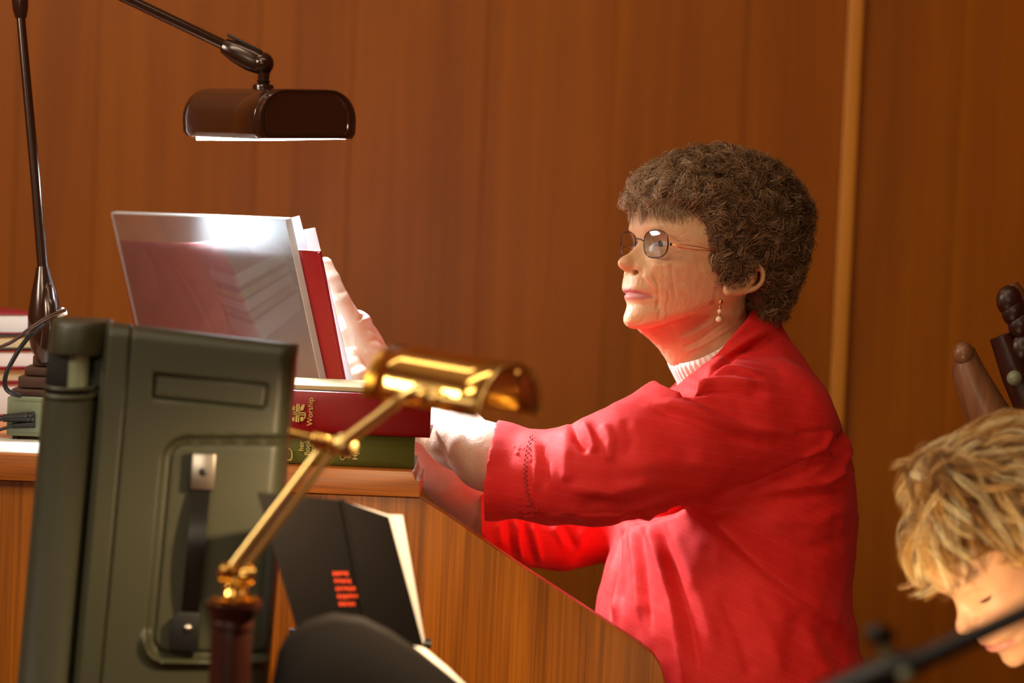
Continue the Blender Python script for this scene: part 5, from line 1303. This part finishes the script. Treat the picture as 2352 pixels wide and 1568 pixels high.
# curls over the cap
rs = np.random.RandomState(11)
D = hair_hull(X, Y, Z, fr, 0); D = smax(D, hair_limit(X, Y, Z) * .8 + 0, 6)
v, q, n = extract(D, lo3, h3)
keep = np.where((hair_limit(v[:, 0], v[:, 1], v[:, 2]) < 3) & ((v[:, 1] > -70) | (n[:, 2] > .3)))[0]
NC = 1950; sel = rs.choice(keep, NC, replace=False)
Ns = 13; K = 10
c0 = v[sel] - n[sel] * rs.uniform(1, 9, (NC, 1)); nn_ = n[sel]
rndv = rs.randn(NC, 3); t1 = rndv - nn_ * (rndv * nn_).sum(1, keepdims=True)
flow = np.stack([-.5 * np.ones(NC), .15 * np.sign(v[sel][:, 1]), -.8 * np.ones(NC)], 1); flow -= nn_ * (flow * nn_).sum(1, keepdims=True)
fl = flow + t1 * .9; fl /= np.linalg.norm(fl, axis=1, keepdims=True)
bt_ = np.cross(nn_, fl)
front = np.clip((v[sel][:, 0] - 10) / 60, 0, 1) * np.clip((v[sel][:, 2] - 40) / 40, 0, 1)
R0_ = rs.uniform(3.5, 10, NC) * (1 - .35 * front); turns = rs.uniform(.45, 1.25, NC); ph = rs.uniform(0, 6.28, NC); Lc = rs.uniform(6, 20, NC); sgn = rs.choice([-1, 1], NC)
tt_ = np.linspace(0, 1, K)[None, None, :]
jit = rs.randn(NC, Ns, 1, 3) * 2.6
a_ = (ph[:, None, None] + rs.randn(NC, Ns, 1) * .38 + sgn[:, None, None] * turns[:, None, None] * 2 * math.pi * tt_)
rad_ = R0_[:, None, None] * (1 + rs.randn(NC, Ns, 1) * .15) * (1 - .25 * tt_)
paths = (c0[:, None, None, :] + jit + fl[:, None, None, :] * (Lc[:, None, None] * (tt_ - .4))[..., None]
         + bt_[:, None, None, :] * (rad_ * np.cos(a_))[..., None] + nn_[:, None, None, :] * (rad_ * .75 * np.sin(a_))[..., None])
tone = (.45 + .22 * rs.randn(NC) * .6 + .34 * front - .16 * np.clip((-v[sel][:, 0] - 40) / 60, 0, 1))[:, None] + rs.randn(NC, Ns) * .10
paths = paths.reshape(-1, K, 3); tone = np.clip(tone.reshape(-1), 0, 1)
# no strand may leave the allowed region by much
bad = (hair_limit(paths[:, :, 0], paths[:, :, 1], paths[:, :, 2]).max(1) > 13)
paths, tone = paths[~bad], tone[~bad]
rad = np.full((len(paths), K), .00040) * np.linspace(1.1, .45, K)[None, :]
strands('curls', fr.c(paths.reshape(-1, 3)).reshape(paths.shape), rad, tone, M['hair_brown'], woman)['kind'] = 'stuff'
NF = 2600; sf = rs.choice(keep, NF); b0 = v[sf]; nf = n[sf]; tn = rs.randn(NF, 3); tn -= nf * (tn * nf).sum(1, keepdims=True); tn /= np.linalg.norm(tn, axis=1, keepdims=True)
bn2 = np.cross(nf, tn); tf = np.linspace(0, 1, 9)[None, :]; hf = rs.uniform(3, 11, (NF, 1)); lf = rs.uniform(6, 18, (NF, 1)); cf = rs.randn(NF, 1) * 3
fz = b0[:, None, :] - nf[:, None, :] * 3 + nf[:, None, :] * (hf * np.sin(tf * rs.uniform(1.4, 2.9, (NF, 1))))[..., None] + tn[:, None, :] * (lf * tf)[..., None] + bn2[:, None, :] * (cf * np.sin(tf * 4))[..., None]
ok_ = hair_limit(fz[:, :, 0], fz[:, :, 1], fz[:, :, 2]).max(1) < 12; fz = fz[ok_]
strands('flyaway_hair', fr.c(fz.reshape(-1, 3)).reshape(fz.shape), np.full((len(fz), 9), .00022), np.clip(.5 + .2 * rs.randn(len(fz)), 0, 1), M['hair_brown'], woman)['kind'] = 'stuff'
# short wisps combed over the forehead and temples
NB_ = 1500
x0 = rs.uniform(20, 92, NB_); sidey = rs.choice([1, 1, 1, -1], NB_)
Dd = np.interp(x0, [20, 60, 92], [62, 47, 8]) ; y0 = sidey * Dd * rs.uniform(.75, 1.04, NB_); z0 = rs.uniform(74, 92, NB_) - (x0 < 40) * 8 - (x0 > 84) * 8
zs_, bpv = smooth_tab(TW['prof'], 2.2)
def face_x(y, z):
    Df = np.interp(z, zs_, bpv) + 15; w_ = tabf(z, TW['w']); r_ = np.clip(1 - (np.abs(y) / w_) ** 2.3, .02, 1) ** (1 / 2.3); return Df * r_ - 15
tk = np.linspace(0, 1, 10)
Lw_ = rs.uniform(12, 26, NB_); cv_ = rs.randn(NB_) * 5
yk = y0[:, None] + (cv_[:, None] * np.sin(tk * 2.5)[None, :]) + sidey[:, None] * 3 * tk
zk = z0[:, None] - Lw_[:, None] * tk[None, :]
xk = face_x(yk, zk) + 5.5 - 4.2 * tk[None, :] + rs.rand(NB_, 1) * 3
wp = np.stack([xk, yk, zk], -1)
strands('fringe', fr.c(wp.reshape(-1, 3)).reshape(wp.shape), np.full((NB_, 10), .00034) * np.linspace(1, .3, 10)[None, :], np.clip(.7 + .2 * rs.randn(NB_), 0, 1), M['hair_brown'], woman)['kind'] = 'stuff'

# ------------------------------------------------------------------ the blond woman
blond = thing('person', 'blond short haired woman bending her head down behind the black microphone boom', 'person', W(C(2420, 1900, 3.5)))
TB = dict(TW); TB.update(tip=100, prof=[(125, 20), (120, 48), (105, 72), (93, 82), (70, 91), (53, 94), (41, 94), (33, 91), (27, 88), (10, 87), (0, 89), (-14, 95), (-22, 97), (-30, 98), (-37, 101), (-44, 98), (-51, 99), (-58, 94), (-65, 94), (-73, 97), (-81, 96), (-88, 89), (-95, 78), (-102, 66), (-111, 50), (-130, 30)],
                        open=0, nose=[(45, 0), (36, 0), (27, 2), (20, 5), (14, 9), (6, 16), (0, 22), (-4, 23), (-9, 17), (-13, 8), (-17, 2), (-22, 0)], nosew=[(40, 7), (25, 6.5), (12, 7.5), (3, 9.0), (-5, 10.0), (-12, 9), (-20, 7)], ala=(88, -7))
dB2 = 3.42
# place the head so that the near eye falls where the photograph has it
PB, PT = math.radians(22), math.radians(46)
fb = Frame((0, 0, 0), PB, PT)
eye_t = C(2252, 1366, 3.36); fb.o = eye_t - (np.array([75, 32, 20]) * .001) @ fb.A
nkb = [fb.c((-45, 0, -40)), fb.c((-75, 0, -110)), fb.c((-75, 0, -110)) + np.array([.05, -.10, .02])]
bv, bq, bcol, bmm, bn_ = make_head(fb, TB, nkb, [.050, .052, .06], (-155, -90, -190), (126, 92, 128), 2.1, (0.78, 0.44, 0.25), (0.62, 0.22, 0.20), (0.78, 0.36, 0.22), 0.0)
shc = nkb[2]
lo, hi, h = shc + np.array([-.25, -.75, -.28]), shc + np.array([.30, .06, .28]), .009
X, Y, Z = gridpts(lo, hi, h)
D = chain(X, Y, Z, [shc, shc + np.array([.03, -.2, 0]), shc + np.array([.02, -.62, 0])], [.055, .12, .14], .05)
D = smin(D, rcone(X, Y, Z, shc + np.array([.02, -.10, -.17]), shc + np.array([.02, -.10, .17]), .055, .055), .05)
for s_ in (-1, 1):
    D = smin(D, chain(X, Y, Z, [shc + np.array([.02, -.10, .17 * s_]), shc + np.array([.0, -.38, .22 * s_]), shc + np.array([-.2, -.42, .14 * s_])], [.055, .045, .033], .02), .03)
v, q, n = extract(D, lo, h)
join_parts('body', [(bv, bq, bcol)], M['skin_young'], blond)
me = fast_mesh('top', W(v) - root_loc(blond), q); link('top', me, M['top_dark'], blond)
# eyelashes and brow of the lowered near eye
lv_ = []
for s_ in (1,):
    for i in range(26):
        t = i / 25; yy_ = s_ * (21 + 24 * t); xx_ = 75.5 - ((yy_ * s_ - 32) / 12) ** 2 * 3.0 - max(0, t - .5) * 3; zz_ = 15.6 + ((t - .5) ** 2) * 6
        b = np.array([xx_, yy_, zz_]); o_ = np.array([5.5, s_ * (t - .3) * 4, -3.2])
        lv_.append([b + o_ * k / 4 + np.array([0, 0, (k / 4) ** 2 * 1.0]) for k in range(5)])
lv_ = np.array(lv_); strands('eyelashes', fb.c(lv_.reshape(-1, 3)).reshape(lv_.shape), np.full((len(lv_), 5), .0004), np.zeros(len(lv_)), M['hair_brown'], blond)
# hair cap and locks
def bh_hull(X, Y, Z, g=0.0):
    d = ellips(X, Y, Z, (-26, 0, 56), (108 + g, 90 + g, 80 + g))
    d = smin(d, ellips(X, Y, Z, (46, 0, 74), (46 + g, 62 + g, 36 + g)), 20)
    d = smin(d, ellips(X, Y, Z, (-60, 0, 0), (72 + g, 84 + g, 70 + g)), 18)
    lob = fb.inv(C(2160, 1105, 3.40)); d = smin(d, ellips(X, np.abs(Y), Z, (lob[0], abs(lob[1]) * .6, lob[2]), (38 + g, 44 + g, 34 + g)), 20)
    return d
def bh_lim(x, y, z):
    hl = np.interp(x, [-200, -60, -40, -20, 5, 20, 30, 45, 70, 95, 130], [-90, -70, -55, -42, -28, -8, 30, 54, 58, 58, 64]); return hl - z
X, Y, Z = gridpts(lo3, hi3, 3.2)
D = smax(bh_hull(X, Y, Z, -6), bh_lim(X, Y, Z) * .8 + 4, 8)
v, q, n = extract(D, lo3, 3.2); v = v + n * (2.5 * vnoise(v, 1 / 12.0))[:, None]
me = fast_mesh('hair', W(fb.c(v)) - root_loc(blond), q); add_attr(me, 'tint', np.clip(.12 + .1 * vnoise(v, 1 / 8.0), 0, 1)); link('hair', me, M['hair_blond'], blond)
D = smax(bh_hull(X, Y, Z, 0), bh_lim(X, Y, Z) * .8, 6); v, q, n = extract(D, lo3, 3.2)
keep = np.where(bh_lim(v[:, 0], v[:, 1], v[:, 2]) < 0)[0]; NC = 720; sel = rs.choice(keep, NC, replace=False); Ns = 20; K = 11
nn_ = n[sel]; base = v[sel]
# locks fan from the crown towards the face and down
crown = fb.inv(C(2125, 1035, 3.36)); fl = base - crown; fl += rs.randn(NC, 3) * 26; fl -= nn_ * (fl * nn_).sum(1, keepdims=True) * .85; fl /= np.linalg.norm(fl, axis=1, keepdims=True) + 1e-9
bt_ = np.cross(nn_, fl); Lc = rs.uniform(42, 84, NC); wv_ = rs.uniform(2, 7, NC); ph = rs.uniform(0, 6.28, NC); lift = rs.uniform(-3, 6, NC)
tt_ = np.linspace(0, 1, K)[None, None, :]
spread = rs.randn(NC, Ns, 1, 3) * (3.0 * (1 - .25 * tt_))[..., None]
st_ = (base - nn_ * rs.uniform(2, 6, (NC, 1)) - fl * (Lc * .45)[:, None])
curve = -(((tt_ - .5) * Lc[:, None, None]) ** 2) / 190.0
paths = (st_[:, None, None, :] + spread + fl[:, None, None, :] * (Lc[:, None, None] * tt_)[..., None] + bt_[:, None, None, :] * (wv_[:, None, None] * np.sin(ph[:, None, None] + tt_ * 4.5))[..., None]
         + nn_[:, None, None, :] * (curve + 6.0 + lift[:, None, None] * tt_ + 3.0 * np.sin(tt_ * math.pi))[..., None])
tone = (.58 + .42 * rs.randn(NC) - .25 * np.exp(-((base - crown) ** 2).sum(1) / 3000))[:, None] + rs.randn(NC, Ns) * .09
tone = tone[..., None] + .15 * (tt_ - .4) + np.zeros((NC, Ns, K))
paths = paths.reshape(-1, K, 3); tone = np.clip(tone.reshape(-1, K), 0, 1)
bad = bh_lim(paths[:, :, 0], paths[:, :, 1], paths[:, :, 2]).max(1) > 16; paths, tone = paths[~bad], tone[~bad]
rad = np.full((len(paths), K), .00036) * np.interp(np.linspace(0, 1, K), [0, .2, 1], [.6, 1, .25])[None, :]
strands('locks', fb.c(paths.reshape(-1, 3)).reshape(paths.shape), rad, np.repeat(tone, 3, axis=1).reshape(len(paths), -1)[:, :, None].reshape(-1) if False else tone.mean(1), M['hair_blond'], blond)['kind'] = 'stuff'
